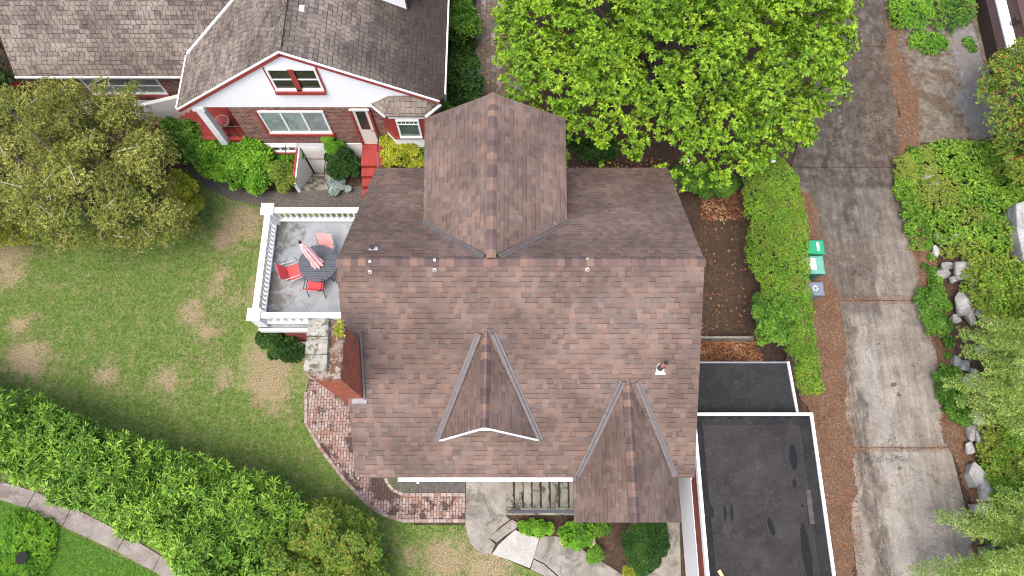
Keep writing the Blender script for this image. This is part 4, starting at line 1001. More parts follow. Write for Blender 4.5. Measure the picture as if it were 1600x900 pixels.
# gutters
def gutter(a, b, parent=nb, n=14, dirty=True):
    a, b = Vector(a), Vector(b); mb = MB(); mb.bar(a, b, .06, .08); return mb.build('gutter', MAT['gutterw'], parent)
gutter((el-.05, f0, zeL-.04), (el-.05, P(284,86,zeL).y, zeL-.04)); gutter((er+.05, f0+.3, zr2-.04), (er+.05, YB, zr2-.04))
# left block
YLb = 15.0; xl0, xl1 = P(22,120,3.0).x, -10.9
sll = (zeL-3.0)/(P(285,85,zeL).y-YLb); print('SLL', sll, zeL); yt = 22
zt_ = 3.0+(yt-YLb)*sll
yv = P(284,86,zeL).y
MB().slab([(xl0, YLb, 3.0), (el+.02, YLb, 3.0), (el+.02, YLb+(zeL-3.0)/sll, zeL), (AP.x, YLb+(zrid-3.0)/sll, zrid-.01), (AP.x, yt, zt_), (xl0, yt, zt_)], .14).build('left_block_slope', MAT['roof_old'], nb)
MB().slab([(xl0, yt, zt_), (AP.x, yt, zt_), (AP.x, yt+7, 3.0), (xl0, yt+7, 3.0)], .14).build('left_block_back_slope', MAT['roof_old'], nb)
v0_ = Vector((el+.0, YLb+(zeL-3.0)/sll, zeL+.03)); tt = 1.0; sL = (zrid-zeL)/(AP.x-C1.x)
v1_ = Vector((AP.x, YLb+(zrid-3.0)/sll, zrid+.03))
MB().bar(v0_, v1_, .09, .05).build('valley_flashing', MAT['white'], nb)
gutter((xl0, YLb-.05, 2.95), (el, YLb-.05, 2.95))
YW = YLb+.4
MB().box(xl0+.4, xb0+.2, YW, YW+.3, .9, 2.9).build('brick_wall', MAT['brick_n'], nb)
MB().box(xl0+.4, xb0+.2, YW-.02, YW+.3, 0, .9).build('foundation', MAT['white_clean'], nb)
MB().box(xl0+.4, xl0+.7, YW+.3, YB, 0, 2.9).build('brick_side_wall', MAT['brick_n'], nb)
# red corner board on left block
MB().box(xl0+.33, xl0+.39, YW-.05, YW+.2, .3, 2.85).build('corner_board', MAT['redtrim'], nb)
def wpx(cx, cz): pass
def win_px(tl, tr, bl, br, Y, **k):
    a, b, c, d = PY(*tl, Y), PY(*tr, Y), PY(*bl, Y), PY(*br, Y)
    xa, xb_ = (a.x+c.x)/2, (b.x+d.x)/2; zt_, zb_ = (a.z+b.z)/2, (c.z+d.z)/2
    return window(nb, (xa+xb_)/2, (zt_+zb_)/2, xb_-xa, zt_-zb_, Y, **k), (xa, xb_, zb_, zt_)
# left block triple window
_, q = win_px((122,122), (240,118), (144,141), (268,149), YW, cols=3, glass='glass', rail=True, sill='redtrim')
# gable window: two sashes with red mullion and sill
_, q = win_px((414,106), (492,105), (431,139), (507,139), YN-.06, cols=2, glass='glass_dark', rail=True)
xa, xb_, zb_, zt_ = q; xm = (xa+xb_)/2
MB().box(xm-.09, xm+.09, YN-.15, YN-.125, zb_-.02, zt_).build('mullion', MAT['redtrim'], nb)
MB().box(xa-.03, xb_+.03, YN-.19, YN-.065, zb_-.16, zb_-.003).build('window_sill', MAT['redtrim'], nb)
MB().box(xa-.05, xa-.003, YN-.12, YN-.06, zb_, zt_+.02).build('window_casing', MAT['redtrim'], nb); MB().box(xb_+.003, xb_+.05, YN-.12, YN-.06, zb_, zt_+.02).build('window_casing', MAT['redtrim'], nb)
# triple living room window
_, q = win_px((403,173), (505,172), (421,206), (519,206), YN, cols=3, glass='glass', rail=False, sill='redtrim')
xa, xb_, zb_, zt_ = q; MB().box(xa-.07, xa-.003, YN-.10, YN-.003, zb_, zt_+.03).build('window_casing', MAT['redtrim'], nb)
# side door: white with dark upper pane
a, b, c, d = PY(546,169,YN), PY(578,168,YN), PY(562,211,YN), PY(590,211,YN)
xa, xb_ = (a.x+c.x)/2, (b.x+d.x)/2; zt_ = a.z; 
dr_ = MB().box(xa+.07, xb_-.07, YN-.05, YN-.003, ZF+.02, zt_).build('door', MAT['cream'], nb)
MB().box(xa+.18, xb_-.18, YN-.07, YN-.051, ZF+1.05, zt_-.12).build('door_pane', MAT['glass_dark'], dr_); MB().tube([(xb_-.14, YN-.10, ZF+.95), (xb_-.14, YN-.05, ZF+.95)], .03, 8).build('handle', MAT['metal'], dr_)
MB().box(xa-.02, xa+.06, YN-.10, YN-.004, ZF, zt_+.03).box(xb_-.06, xb_+.02, YN-.10, YN-.004, ZF, zt_+.03).build('door_casing', MAT['redtrim'], nb)
MB().box(xa+.0, xb_-.0, YN-.13, YN-.08, zt_+.02, zt_+.09).build('door_head', MAT['white'], nb)
# red side stairs coming forward
rs = MB(); ns = 5; sx0, sx1 = xa-.02, xb_+.12
for i in range(ns+1):
    rs.box(sx0, sx1, YN-.95-.33*i if i else YN-.95, YN-.02 if i == 0 else YN-.95-.33*(i-1)-.001, 0, ZF-.19*i)
rs.build('side_stairs', MAT['redfloor'], nb)
hr = MB(); x_ = sx1-.04; yA, yB = YN-.9, YN-.95-.33*4.6; zA, zB = ZF+.9, ZF-.19*4.6+.9
hr.bar((x_, YN-.1, zA), (x_, yA, zA), .035, .035); hr.bar((x_, yA, zA), (x_, yB, zB), .035, .035); hr.bar((x_, yA, zA-.75), (x_, yB, zB-.75), .03, .03)
for i in range(13):
    t_ = i/12; hr.bar((x_, yA+(yB-yA)*t_, zA-.75+(zB-zA)*t_), (x_, yA+(yB-yA)*t_, zA+(zB-zA)*t_), .018, .018)
hr.build('stair_railing', MAT['black'], nb)
# basement stairwell
wx0, wx1, wy0, wy1 = PIT
for i in range(6):
    pass
sw = MB()
for i in range(6): sw.box(wx0+.02, wx1-.02, wy0+.02+.22*i, wy0+.02+.22*(i+1), -1.4, -.02-.19*i)
sw.build('basement_steps', MAT['conc_step'], nb)
pw = MB(); pw.box(wx0-.12, wx0, wy0, YN-.021, -1.4, .75); pw.build('stairwell_wall', MAT['white_clean'], nb)
MB().box(wx1, wx1+.12, wy0, YN-.021, -1.4, .25).build('stairwell_curb', MAT['conc_step'], nb)
MB().box(wx0-.12, wx0-.05, wy0+.1, YN-.03, .752, .80).build('stairwell_coping', MAT['redtrim'], nb)
bd = MB().box(wx0+.06, wx1-.05, YN-.01, YN+.03, -1.2, .75).build('basement_door', MAT['white'], nb)
MB().box(wx0+.2, wx1-.2, YN-.02, YN-.011, -.1, .6).build('door_panel', MAT['cream'], bd)
MB().tube([(wx0-.35, wy0+.1, .05), (wx0-.35, wy0+.1, .8), (wx0-.35, YN-.2, 1.3)], .02, 8).build('basement_handrail', MAT['black'], nb)
MB().tube([(wx1+.06, wy0+.1, .25), (wx1+.06, wy0+.1, .95), (wx1+.06, YN-.6, .95)], .018, 8).build('basement_handrail', MAT['black'], nb)
window(nb, PY(444,229,YN).x, .78, .95, .38, YN-.02, cols=3, glass='glass_dark', rail=False, sill='redtrim')
# porch: red floor, white post and beam, front steps to the left
fx0, fx1 = P(300,190,ZF).x+.2, xb0
fyF = P(350,219,ZF).y
MB().box(fx0, fx1, fyF, YW-.02, ZF-.12, ZF).build('porch_floor', MAT['redfloor'], nb)
MB().box(fx0+.02, fx1, fyF+.04, fyF+.24, 0, ZF-.12).build('porch_base', MAT['white_clean'], nb)
MB().box(fx0+.0, fx1, fyF-.03, fyF+.12, ZF-.0, ZF+.09).build('porch_curb', MAT['redtrim'], nb)
a, b = PY(311,172,YN+.05), PY(334,217,YN+.05)
MB().box(a.x-.05, a.x+.20, YN-.06, YN+.18, ZF-.1, zb-.002).build('porch_post', MAT['white_clean'], nb)
MB().box(a.x-.12, a.x+.30, YN-.10, YN+.22, zb-.2, zb-.004).build('post_bracket', MAT['white_clean'], nb)
pr = MB(); pr.tube([(a.x+.25, fyF+.08, ZF+.8), (fx1-.03, fyF+.08, ZF+.8)], .018, 8); pr.tube([(a.x+.25, fyF+.08, ZF+.25), (fx1-.03, fyF+.08, ZF+.25)], .012, 8)
for i in range(3): pr.tube([(a.x+.3+(fx1-a.x-.4)*i/2, fyF+.08, ZF), (a.x+.3+(fx1-a.x-.4)*i/2, fyF+.08, ZF+.8)], .014, 8)
pr.build('porch_railing', MAT['black'], nb)
ps = MB()
for i in range(5): ps.box(fx0-.28*(i+1), fx0-.28*i-.001, fyF+.3, YW-.3, 0, ZF-.2*(i+1)+.02)
ps.build('porch_steps', MAT['redfloor'], nb)
MB().prism([(fx0-3.0, YW-.28, .0), (fx0+.1, YW-.28, 0), (fx0+.1, YW-.28, ZF+.55), (fx0-.2, YW-.28, ZF+.55), (fx0-3.0, YW-.28, .7)], (0, .16, 0)).build('white_side_wall', MAT['white_clean'], nb)
MB().prism([(fx0-2.4, YW-.9, 0), (fx0-.3, YW-.9, 0), (fx0-.3, YW-.9, .62), (fx0-2.4, YW-.9, .62)], (0, .3, 0)).build('brick_planter_wall', MAT['brick_n'], nb)
# bay window with its own little roof
bx = [P(581,156,zb-.1), P(603,181,2.95), P(664,181,2.95), P(686,157,zb-.1)]
bzR, bzE = 4.2, 3.75
yE = P(632,181,bzE).y; xa0, xa1 = P(602,181,bzE).x, P(664,181,bzE).x
xw0, xw1 = P(580,154,bzE+.05).x, P(687,157,bzE+.05).x
yWl = YN-.07
Tl, Tr = Vector((P(608,146,bzR).x, yWl, bzR)), Vector((P(668,150,bzR).x, yWl, bzR))
A_, B_, C_, D_ = Vector((xw0, yWl, bzE)), Vector((xa0, yE, bzE)), Vector((xa1, yE, bzE)), Vector((xw1, yWl, bzE))
br_ = MB(); br_.slab([A_, B_, Tl], .07); br_.slab([B_, C_, Tr, Tl], .07); br_.slab([C_, D_, Tr], .07)
br_.build('bay_roof', shingle('big_bay_shingles', T0, .30, .20, .8, .8, seed=5., gapw=.06, linew=.1), nb)
bo = MB(); ins = .14
a_, b_, c_, d_ = [(xw0+.22, YN-.02), (xa0+.08, yE+ins), (xa1-.08, yE+ins), (xw1-.22, YN-.02)]
def pr3(z0, z1, k=0.0): return [(a_[0]-k, a_[1], z1), (b_[0]-k*.5, b_[1]-k, z1), (c_[0]+k*.5, c_[1]-k, z1), (d_[0]+k, d_[1], z1)], z1-z0
q, h_ = pr3(.0, 3.68); bo.slab(q, h_); bayb = bo.build('bay_body', MAT['white_clean'], nb)
q, h_ = pr3(2.12, 2.22, .05); MB().slab(q, h_).build('bay_sill_band', MAT['redtrim'], nb)
q, h_ = pr3(3.42, 3.66, .04); MB().slab(q, h_).build('bay_head_band', MAT['white'], nb)
q, h_ = pr3(2.23, 3.40, .012); MB().slab(q, h_).build('bay_red_panel', MAT['redtrim'], nb)
window(nb, (b_[0]+c_[0])/2, 2.82, (c_[0]-b_[0])*.68, 1.10, b_[1]-.02, cols=1, glass='glass_green', rail=False)
xm = (b_[0]+c_[0])/2; hw = (c_[0]-b_[0])*.30
mt = MB(); mt.box(xm-hw, xm+hw, b_[1]-.07, b_[1]-.04, 3.08, 3.11)
for i in range(6): x_ = xm-hw+2*hw*i/5; mt.box(x_-.015, x_+.015, b_[1]-.07, b_[1]-.045, 3.11, 3.30)
mt.build('bay_muntins', MAT['white'], nb)
mt = MB(); mt.bar((C_.x+.02, C_.y-.03, bzE-.03), (D_.x+.03, D_.y-.03, bzE-.03), .08, .07); mt.bar((A_.x-.02, A_.y-.05, bzE-.03), (B_.x-.02, B_.y-.03, bzE-.03), .05, .06); mt.build('bay_gutter', MAT['white'], nb)
# dormer on the right slope, cut by the top of the photo
a, b = P(563,-6,4.6), P(640,26,4.3)
yd = b.y
zs_ = lambda x: zrid-slR*(x-AP.x)
xd0, xd1 = AP.x+1.5, P(638,26,zs_(-2.9)).x
MB().prism([(xd0, yd, zs_(xd0)-.02), (xd1, yd, zs_(xd1)-.02), (xd1, yd, zs_(xd1)+1.0), (xd0, yd, zs_(xd0)+.6)], (0, 4.5, 0)).build('dormer_wall', MAT['white_clean'], nb)
MB().box(xd1, xd1+.05, yd-.02, yd+4.5, zs_(xd1)-.05, zs_(xd1)+1.02).build('dormer_corner', MAT['brownbeam'], nb)
MB().slab([(xd0-.3, yd-.15, zs_(xd0)+.60), (xd1+.25, yd-.15, zs_(xd1)+1.06), (xd1+.25, yd+4.6, zs_(xd1)+1.06), (xd0-.3, yd+4.6, zs_(xd0)+.60)], .08).build('dormer_roof', MAT['roof_old'], nb)
p = PPl(472,14,ridgeF,Vector((slR,0,1)).normalized()); MB().box(p.x-.08,p.x+.08,p.y-.1,p.y+.1,p.z-.05,p.z+.07).build('roof_vent', MAT['white'], nb, bevel=.01)
# round wicker stool on the porch
p = P(346,189,ZF+.45); tbl = thing('wicker_table', 'round red wicker table with pale rim on the red porch floor', 'table', (p.x, p.y, ZF))
MB().tube([(0,0,.40),(0,0,.45)], .28, 28).build('rim', plain('pale_wicker', (.52,.33,.20), .8), tbl, local=True); MB().tube([(0,0,.44),(0,0,.47),(0,0,.48)], [.235,.22,.10], 28).build('table_top', plain('red_check_cushion', (.42,.10,.12), .8, var=.6, scale=18), tbl, local=True)
for k in range(3): MB().tube([(.16*math.cos(k*2.1),.16*math.sin(k*2.1),.4),(.24*math.cos(k*2.1),.24*math.sin(k*2.1),0)], .02, 8).build('leg', MAT['brownbeam'], tbl, local=True)

# ================================================================== HOUSE, TOP RIGHT
rh = thing('brown_house', 'dark brown timber house corner with white stucco band, cut off at the top right', 'house', (19.5, 15, 0))
a = P(1567,75,.7); b = P(1549,0,.7)
d_ = Vector((b.x-a.x, b.y-a.y, 0)).normalized(); nrm = Vector((d_.y, -d_.x, 0))
if nrm.x < 0: nrm = -nrm
def wl(o0, o1, z0, z1, name, mat, s0=0, s1=9):
    p = Vector((a.x, a.y, 0))+nrm*o0+d_*s0; q = Vector((a.x, a.y, 0))+nrm*o0+d_*s1
    MB().prism([p+Vector((0,0,z0)), q+Vector((0,0,z0)), q+Vector((0,0,z1)), p+Vector((0,0,z1))], nrm*(o1-o0)).build(name, MAT[mat], rh)
wl(-.22, .08, .0, .7, 'lower_wall', 'brownwall', -1.2, 9); wl(.085, .17, 0, .66, 'gutter', 'black'); wl(.175, .6, 0, .72, 'stucco_ledge', 'white', -.6, 9); wl(.45, .61, .9, 1.15, 'bracket', 'brownwall', 1.0, 1.22); wl(.62, .95, .0, 1.2, 'eave_beam', 'brownbeam', -.4, 9); wl(.96, 6, .9, 1.22, 'upper_roof', 'roof_old')

# ================================================================== BINS
def bin_(label, px, w_, d__, h_, mat, lidmat, sticker, hopen=False, logo=False):
    c = P(*px, h_); t = thing('wheelie_bin', label, 'rubbish bin', (c.x, c.y, .06), 'wheeled bins between the hedge and the driveway')
    b = MB(); x, y = w_/2, d__/2; k = .78
    b.add([(-y*k,-x*k,.08),(y*k,-x*k,.08),(y*k,x*k,.08),(-y*k,x*k,.08),(-y,-x,h_-.09),(y,-x,h_-.09),(y,x,h_-.09),(-y,x,h_-.09)], [(0,3,2,1),(4,5,6,7),(0,1,5,4),(1,2,6,5),(2,3,7,6),(3,0,4,7)])
    b.build('body', mat, t, local=True, bevel=.03)
    l = MB(); l.add([(-y-.02,-x-.02,h_-.085),(y+.03,-x-.02,h_-.085),(y+.03,x+.02,h_-.085),(-y-.02,x+.02,h_-.085),(-y*.9,-x*.9,h_-.01),(y*.92,-x*.9,h_-.03),(y*.92,x*.9,h_-.03),(-y*.9,x*.9,h_-.01)], [(0,3,2,1),(4,5,6,7),(0,1,5,4),(1,2,6,5),(2,3,7,6),(3,0,4,7)])
    ld = l.build('lid', lidmat, t, local=True, bevel=.025)
    if sticker:
        sx0, sx1, sy0, sy1 = sticker; MB().slab([(sx0*y,sy0*x,h_+.002),(sx1*y,sy0*x,h_-.008),(sx1*y,sy1*x,h_-.008),(sx0*y,sy1*x,h_+.002)], .012).build('sticker', MAT['petal_w'] if not logo else MAT['white'], ld, local=True)
    hb = MB(); hb.bar((-y-.07,-x*.8,h_-.10),(-y-.07,x*.8,h_-.10),.03,.03); hb.bar((-y-.09,-x*.8,h_-.10),(-y,-x*.8,h_-.10),.03,.03); hb.bar((-y-.09,x*.8,h_-.10),(-y,x*.8,h_-.10),.03,.03); hb.build('handle', MAT['black'], t, local=True)
    for s in (-1, 1): MB().tube([(-y*.72, s*(x*.8), .12),(-y*.72, s*(x*.8+.05), .12)], .12, 16).build('wheel', MAT['black'], t, local=True)
    for s in range(3): MB().bar((-y*.5, x*(-.5+.5*s), h_-.008), (y*.0, x*(-.5+.5*s), h_-.013), .012, .012).build('lid_rib', lidmat, ld, local=True)
    return t
gr = plain('green_plastic', (0.02, 0.30, 0.14), .45, .4, var=.08); tl = plain('faded_teal_plastic', (0.12, 0.33, 0.26), .5, .4, var=.08); tld = plain('dark_teal_plastic', (0.03, 0.16, 0.12), .5, .4)
gy = plain('slate_grey_plastic', (0.14, 0.16, 0.20), .5, .4); gyr = plain('slate_grey_lid', (0.17, 0.19, 0.24), .5, .4)
bin_('bright green bin with dark handle opening, farthest up the driveway of the three', (1273,386), .52, .66, 1.0, gr, gr, (.15,.45,-.6,.6))
b2 = bin_('teal bin with large white label on its lid, middle one of the three', (1271,413.5), .66, .74, 1.08, tld, tl, (-.75,.2,-.6,.65))
b3 = bin_('slate grey bin with small white recycling mark, lowest of the three', (1274,451), .48, .58, .95, gy, gyr, None)
ar = MB(); zz = .945
for k in range(3):
    a0 = k*2.094+.5
    for s in range(2):
        c0 = a0+s*.7; c1 = c0+.7; r = .085
        ar.bar((-.02+r*math.cos(c0), r*math.sin(c0), zz), (-.02+r*math.cos(c1), r*math.sin(c1), zz), .028, .01)
    c1 = a0+1.6; ar.slab([(-.02+.12*math.cos(c1-.25), .12*math.sin(c1-.25), zz+.005), (-.02+.085*math.cos(c1+.2), .085*math.sin(c1+.2), zz+.005), (-.02+.05*math.cos(c1-.25), .05*math.sin(c1-.25), zz+.005)], .01)
ar.build('recycling_mark', MAT['white'], b3, local=True)
# ================================================================== VEGETATION
def edge_dist(px, py, poly):
    d = np.full(px.shape, 1e9)
    for i in range(len(poly)):
        ax_, ay_ = poly[i][:2]; bx_, by_ = poly[(i+1) % len(poly)][:2]
        ex, ey = bx_-ax_, by_-ay_; t = np.clip(((px-ax_)*ex+(py-ay_)*ey)/(ex*ex+ey*ey+1e-9), 0, 1)
        d = np.minimum(d, np.hypot(px-ax_-t*ex, py-ay_-t*ey))
    return d
def crown(poly, z_lo, z_top, r, spacing, D, zfun=None, jz=.12, flat_=False):
    """lobes filling a ground-plan outline, rising like a dome away from its edge"""
    poly = [(p.x, p.y) for p in poly]; xs = [p[0] for p in poly]; ys = [p[1] for p in poly]
    A = (max(xs)-min(xs))*(max(ys)-min(ys)); n = int(A/spacing**2*1.0)
    hx = (np.arange(n)*0.7548776662+.3) % 1; hy = (np.arange(n)*0.5698402910+.7) % 1
    x = min(xs)+hx*(max(xs)-min(xs))+rng.normal(size=n)*spacing*.2; y = min(ys)+hy*(max(ys)-min(ys))+rng.normal(size=n)*spacing*.2
    m = inpoly(x, y, poly); x, y = x[m], y[m]; d = edge_dist(x, y, poly); m = d > r*.45; x, y, d = x[m], y[m], d[m]
    t = np.clip(d/D, 0, 1); z = z_lo+(z_top-z_lo)*np.sqrt(1-(1-t)**2)
    out = []
    for i in range(len(x)):
        rr = min(r*rng.uniform(.8, 1.25), max(d[i]*1.1, r*.5)); zz = z[i]*(1+rng.normal()*jz)-rr*.6
        zz += zfun(x[i], y[i]) if zfun else 0
        out.append(((x[i], y[i], max(zz, .08)), (rr, rr, rr*.8)))
    return out
def pl(pix, z): return [P(u, v, z) for u, v in pix]
def plant(name, label, cat, pix, zm, z_lo, z_top, r, spacing, D, leaf, n, k, L, W, spread=(.1, 1.0), group=None, zfun=None, low=-.25, inner=.2, jz=.12, trunk=None, up=.45, cull=.72):
    poly = pl(pix, zm)
    lb = crown(poly, z_lo, z_top, r, spacing, D, zfun, jz)
    cx = sum(p.x for p in poly)/len(poly); cy = sum(p.y for p in poly)/len(poly)
    z0 = zfun(cx, cy) if zfun else 0
    t = thing(name, label, cat, (cx, cy, z0), group)
    pts, ax = lobes_points(lb, n, inner=inner, low=low, up=up, cull=cull)
    mesh_leaves('crown' if trunk else 'foliage', rosettes(pts, ax, k, L, W, spread), LF[leaf], t)
    return t, lb
def trunk_limbs(t, base, r0, lb, ntip, hgt, spread_z=.55):
    """tapered trunk with forking limbs reaching into the crown"""
    mb = MB(); base = Vector(base); top = base+Vector((.1, -.05, hgt))
    mb.tube([base-Vector((0,0,.1)), base+Vector((0,0,.25)), base.lerp(top, .6), top], [r0*1.35, r0, r0*.85, r0*.7], 12)
    mb.build('trunk', MAT['bark'], t, smooth=True)
    lm = MB(); idx = rng.permutation(len(lb))[:ntip]
    mains = [top+Vector((math.cos(a)*1.0, math.sin(a)*1.0, .7)) for a in np.linspace(0, 6.28, 7)[:-1]]
    for m_ in mains:
        far = base+(m_-base)*1.0; lm.tube([top-Vector((0,0,.3)), top.lerp(m_, .5)+Vector((0,0,.05)), m_], [r0*.6, r0*.5, r0*.4], 8)
    for i in idx:
        c = Vector(lb[i][0]); s = min(mains, key=lambda q: (q-c).length)
        m_ = s.lerp(c, .5)+Vector((rng.uniform(-.25,.25), rng.uniform(-.25,.25), rng.uniform(-.1,.25)))
        lm.tube([s, m_, c, c+Vector((rng.uniform(-.3,.3), rng.uniform(-.3,.3), .2))], [r0*.36, r0*.22, r0*.11, r0*.04], 6)
    lm.build('limb', MAT['bark'], t, smooth=True)
# --- big glossy tree
t, lb = plant('magnolia_tree', 'large broad leaved glossy bright green tree behind the brown shingled house', 'tree',
   [(775,-120),(770,90),(785,165),(830,205),(885,240),(930,240),(1000,235),(1045,262),(1060,285),(1100,292),(1160,280),(1215,248),(1280,215),(1318,165),(1340,90),(1322,10),(1330,-120)], 4.2, 2.0, 6.8, .50, .46, 4.0, 'magnolia', 13500, 8, .145, .062, spread=(.1, 1.0), low=-.1, inner=.4, trunk=True, jz=.12)
trunk_limbs(t, (5.9, 15.5, 0), .20, [l_ for l_ in lb if l_[0][1] > 11.6], 90, 2.2)
mb = MB()
for u, v in ((1073,252),(1207,251)):
    p = P(u, v, 3.6); mb.tube([p, p+Vector((0,0,.04))], [.06,.10], 8)
mb.build('flower', MAT['petal_w'], t)
# --- olive bronze tree over the lawn corner, upper left
t, lb = plant('bronze_tree', 'wide olive bronze small leaved tree with pale twigs, in front of the left brick wing', 'tree',
   [(62,180),(85,150),(150,130),(205,150),(242,150),(252,195),(282,215),(296,260),(288,300),(300,345),(262,372),(200,382),(150,385),(90,395),(40,378),(20,330),(30,270),(58,235)], 3.0, 1.3, 4.6, .50, .40, 2.6, 'olive', 23000, 5, .075, .028, spread=(0, 1.2), low=-.3, inner=.6, trunk=True, jz=.22, cull=.5)
cx_, cy_ = OFF[t.name][0], OFF[t.name][1]
trunk_limbs(t, (cx_, cy_, 0), .16, lb, 80, 1.3)
MAT['twig'] = plain('pale_twig', (0.42, 0.40, 0.36), .9, .1)
tw = MB()
for i in rng.permutation(len(lb))[:60]:
    c = Vector(lb[i][0])+Vector((0,0,lb[i][1][0]*.75)); a = rng.uniform(0, 6.28); l_ = rng.uniform(.12,.4)
    q = c+Vector((math.cos(a)*l_, math.sin(a)*l_, rng.uniform(0,.15))); tw.tube([c-Vector((math.cos(a)*.3, math.sin(a)*.3, .1)), c.lerp(q,.5)+Vector((rng.uniform(-.08,.08), rng.uniform(-.08,.08),.03)), q], [.012,.008,.003], 4)
tw.build('twigs', MAT['twig'], t)['kind'] = 'stuff'
t, lb = plant('bronze_tree', 'olive bronze tree cut by the left edge of the photo', 'tree',
   [(-160,120),(-20,110),(30,140),(45,190),(50,250),(30,300),(20,360),(0,380),(-160,380)], 3.0, 1.2, 4.2, .5, .42, 2.4, 'olive', 15000, 5, .075, .028, spread=(0, 1.2), low=-.3, inner=.5, trunk=True, cull=.5)
trunk_limbs(t, (OFF[t.name][0], OFF[t.name][1], 0), .15, lb, 40, 1.2)
plant('lime_shrub', 'yellow lime shrub at the left edge below the bronze tree', 'shrub', [(-80,300),(20,300),(40,340),(52,372),(30,384),(-80,384)], .8, .4, 1.3, .3, .3, 1.0, 'lime', 1500, 7, .08, .035)
plant('lime_shrub', 'rounded yellow green shrub at the right foot of the bronze tree beside the gravel path', 'shrub', [(255,280),(275,268),(300,280),(318,300),(322,325),(310,352),(285,368),(268,360),(262,320)], .9, .5, 1.6, .28, .28, .9, 'lime', 2200, 8, .085, .036)
plant('dark_shrub', 'dark evergreen shrub at the far top left behind the brick corner', 'shrub', [(-60,40),(10,60),(25,120),(60,160),(70,190),(20,190),(-60,170)], 1.2, .6, 2.0, .4, .4, 1.2, 'dark', 1400, 7, .10, .045)
plant('crimson_maple', 'small crimson leaved maple by the far left brick corner', 'tree', [(25,138),(45,132),(66,150),(60,172),(38,172),(22,158)], 1.3, .6, 1.7, .2, .22, .6, 'red', 1100, 6, .10, .035, trunk=True)
# --- bed in front of the neighbour house
bed = [
 ('leafy_shrub', 'green broad leaved shrub beneath the white porch post', [(258,196),(300,190),(325,210),(320,245),(300,262),(270,250),(255,225)], 1.0, .4, 1.5, 'green', 1500, .13, .06),
 ('leafy_shrub', 'bright green spreading shrub against the white porch base', [(300,225),(345,215),(385,235),(382,262),(350,285),(315,272),(298,250)], .7, .3, 1.1, 'bright', 1300, .14, .06),
 ('leafy_shrub', 'tall jagged leaved green plant at the brick corner by the gravel path', [(378,235),(410,215),(428,240),(425,285),(405,303),(372,296),(345,280),(360,255)], .6, .3, 1.2, 'bright', 1300, .17, .06),
 ('round_shrub', 'rounded reddish green shrub left of the basement stairwell', [(420,260),(436,252),(456,255),(463,275),(458,296),(440,302),(424,290)], .7, .3, 1.0, 'bronze', 1500, .07, .035),
 ('leafy_shrub', 'low bright plants below the brick wall and small basement window', [(418,225),(440,222),(470,232),(472,250),(440,254),(425,262)], .4, .15, .6, 'bright', 600, .12, .05),
 ('round_shrub', 'bright clipped ball shrub between basement door and red stairs', [(500,216),(512,209),(530,210),(538,222),(534,236),(518,242),(504,234)], 1.5, 1.0, 1.9, 'bright', 1500, .05, .02),
 ('dark_shrub', 'dark green shrub beneath the clipped ball by the red stairs', [(508,238),(535,236),(558,240),(562,270),(540,276),(512,278)], .7, .3, 1.1, 'dark', 1200, .09, .04),
 ('pale_plant', 'pale blue green leaved clump beside the basement steps', [(510,278),(530,272),(548,280),(545,298),(525,306),(511,300)], .3, .1, .45, 'blue', 420, .10, .04),
 ('lime_shrub', 'lime green shrub below the bay window', [(598,222),(625,212),(655,214),(668,235),(668,262),(600,264),(598,245)], 1.1, .5, 1.6, 'lime', 1700, .09, .045),
 ('dark_shrub', 'dark green shrub right of the lime shrub by the brown gable', [(645,212),(680,205),(700,230),(695,270),(660,270)], .9, .4, 1.4, 'green', 900, .10, .045),
 ('fern_shrub', 'long leaved green shrub below the neighbour gutter corner', [(665,165),(690,158),(712,168),(715,190),(690,205),(668,195)], 1.2, .5, 1.6, 'green', 700, .20, .05),
 ('dark_shrub', 'dark glossy shrub beside the paved side path, nearest the brown gable', [(698,105),(725,95),(752,112),(758,150),(740,170),(705,170),(695,140)], 1.2, .5, 2.0, 'dark', 1500, .10, .05),
 ('leafy_shrub', 'green star leaved shrub beside the side path under the gutter', [(698,8),(730,5),(748,25),(748,60),(720,68),(698,60)], 1.0, .5, 1.6, 'green', 800, .19, .05),
 ('dark_shrub', 'dark shrub at the top edge beside the side path', [(698,-60),(745,-60),(745,5),(720,12),(698,10)], 1.0, .5, 1.6, 'dark', 900, .11, .05),
 ('fern_shrub', 'dark fern clump in the narrow bed by the brick side wall', [(700,62),(742,62),(745,100),(720,100),(702,110)], .3, .15, .5, 'dark', 500, .14, .05),
]
for nm, lab, pix, zm, zl, zt_, lf, n, L, W in bed:
    plant(nm, lab, 'shrub', pix, zm, zl, zt_, .24 if zt_ > .7 else .14, .24, .7, lf, n, 7, L, W)
# --- long hedge, lower left
t, lb = plant('laurel_hedge', 'thick dense long leaved green hedge crossing the lower left lawn', 'hedge',
   [(-160,540),(-60,580),(0,602),(60,618),(120,645),(200,672),(280,702),(350,722),(420,745),(470,765),(495,790),(470,830),(440,905),(430,1040),(330,1040),(300,915),(262,870),(200,832),(120,792),(60,765),(0,745),(-160,690)], 1.5, 1.15, 2.2, .42, .40, 1.0, 'hedge', 5600, 8, .20, .050, spread=(.0, 1.0), low=-.35, inner=.3, jz=.13)
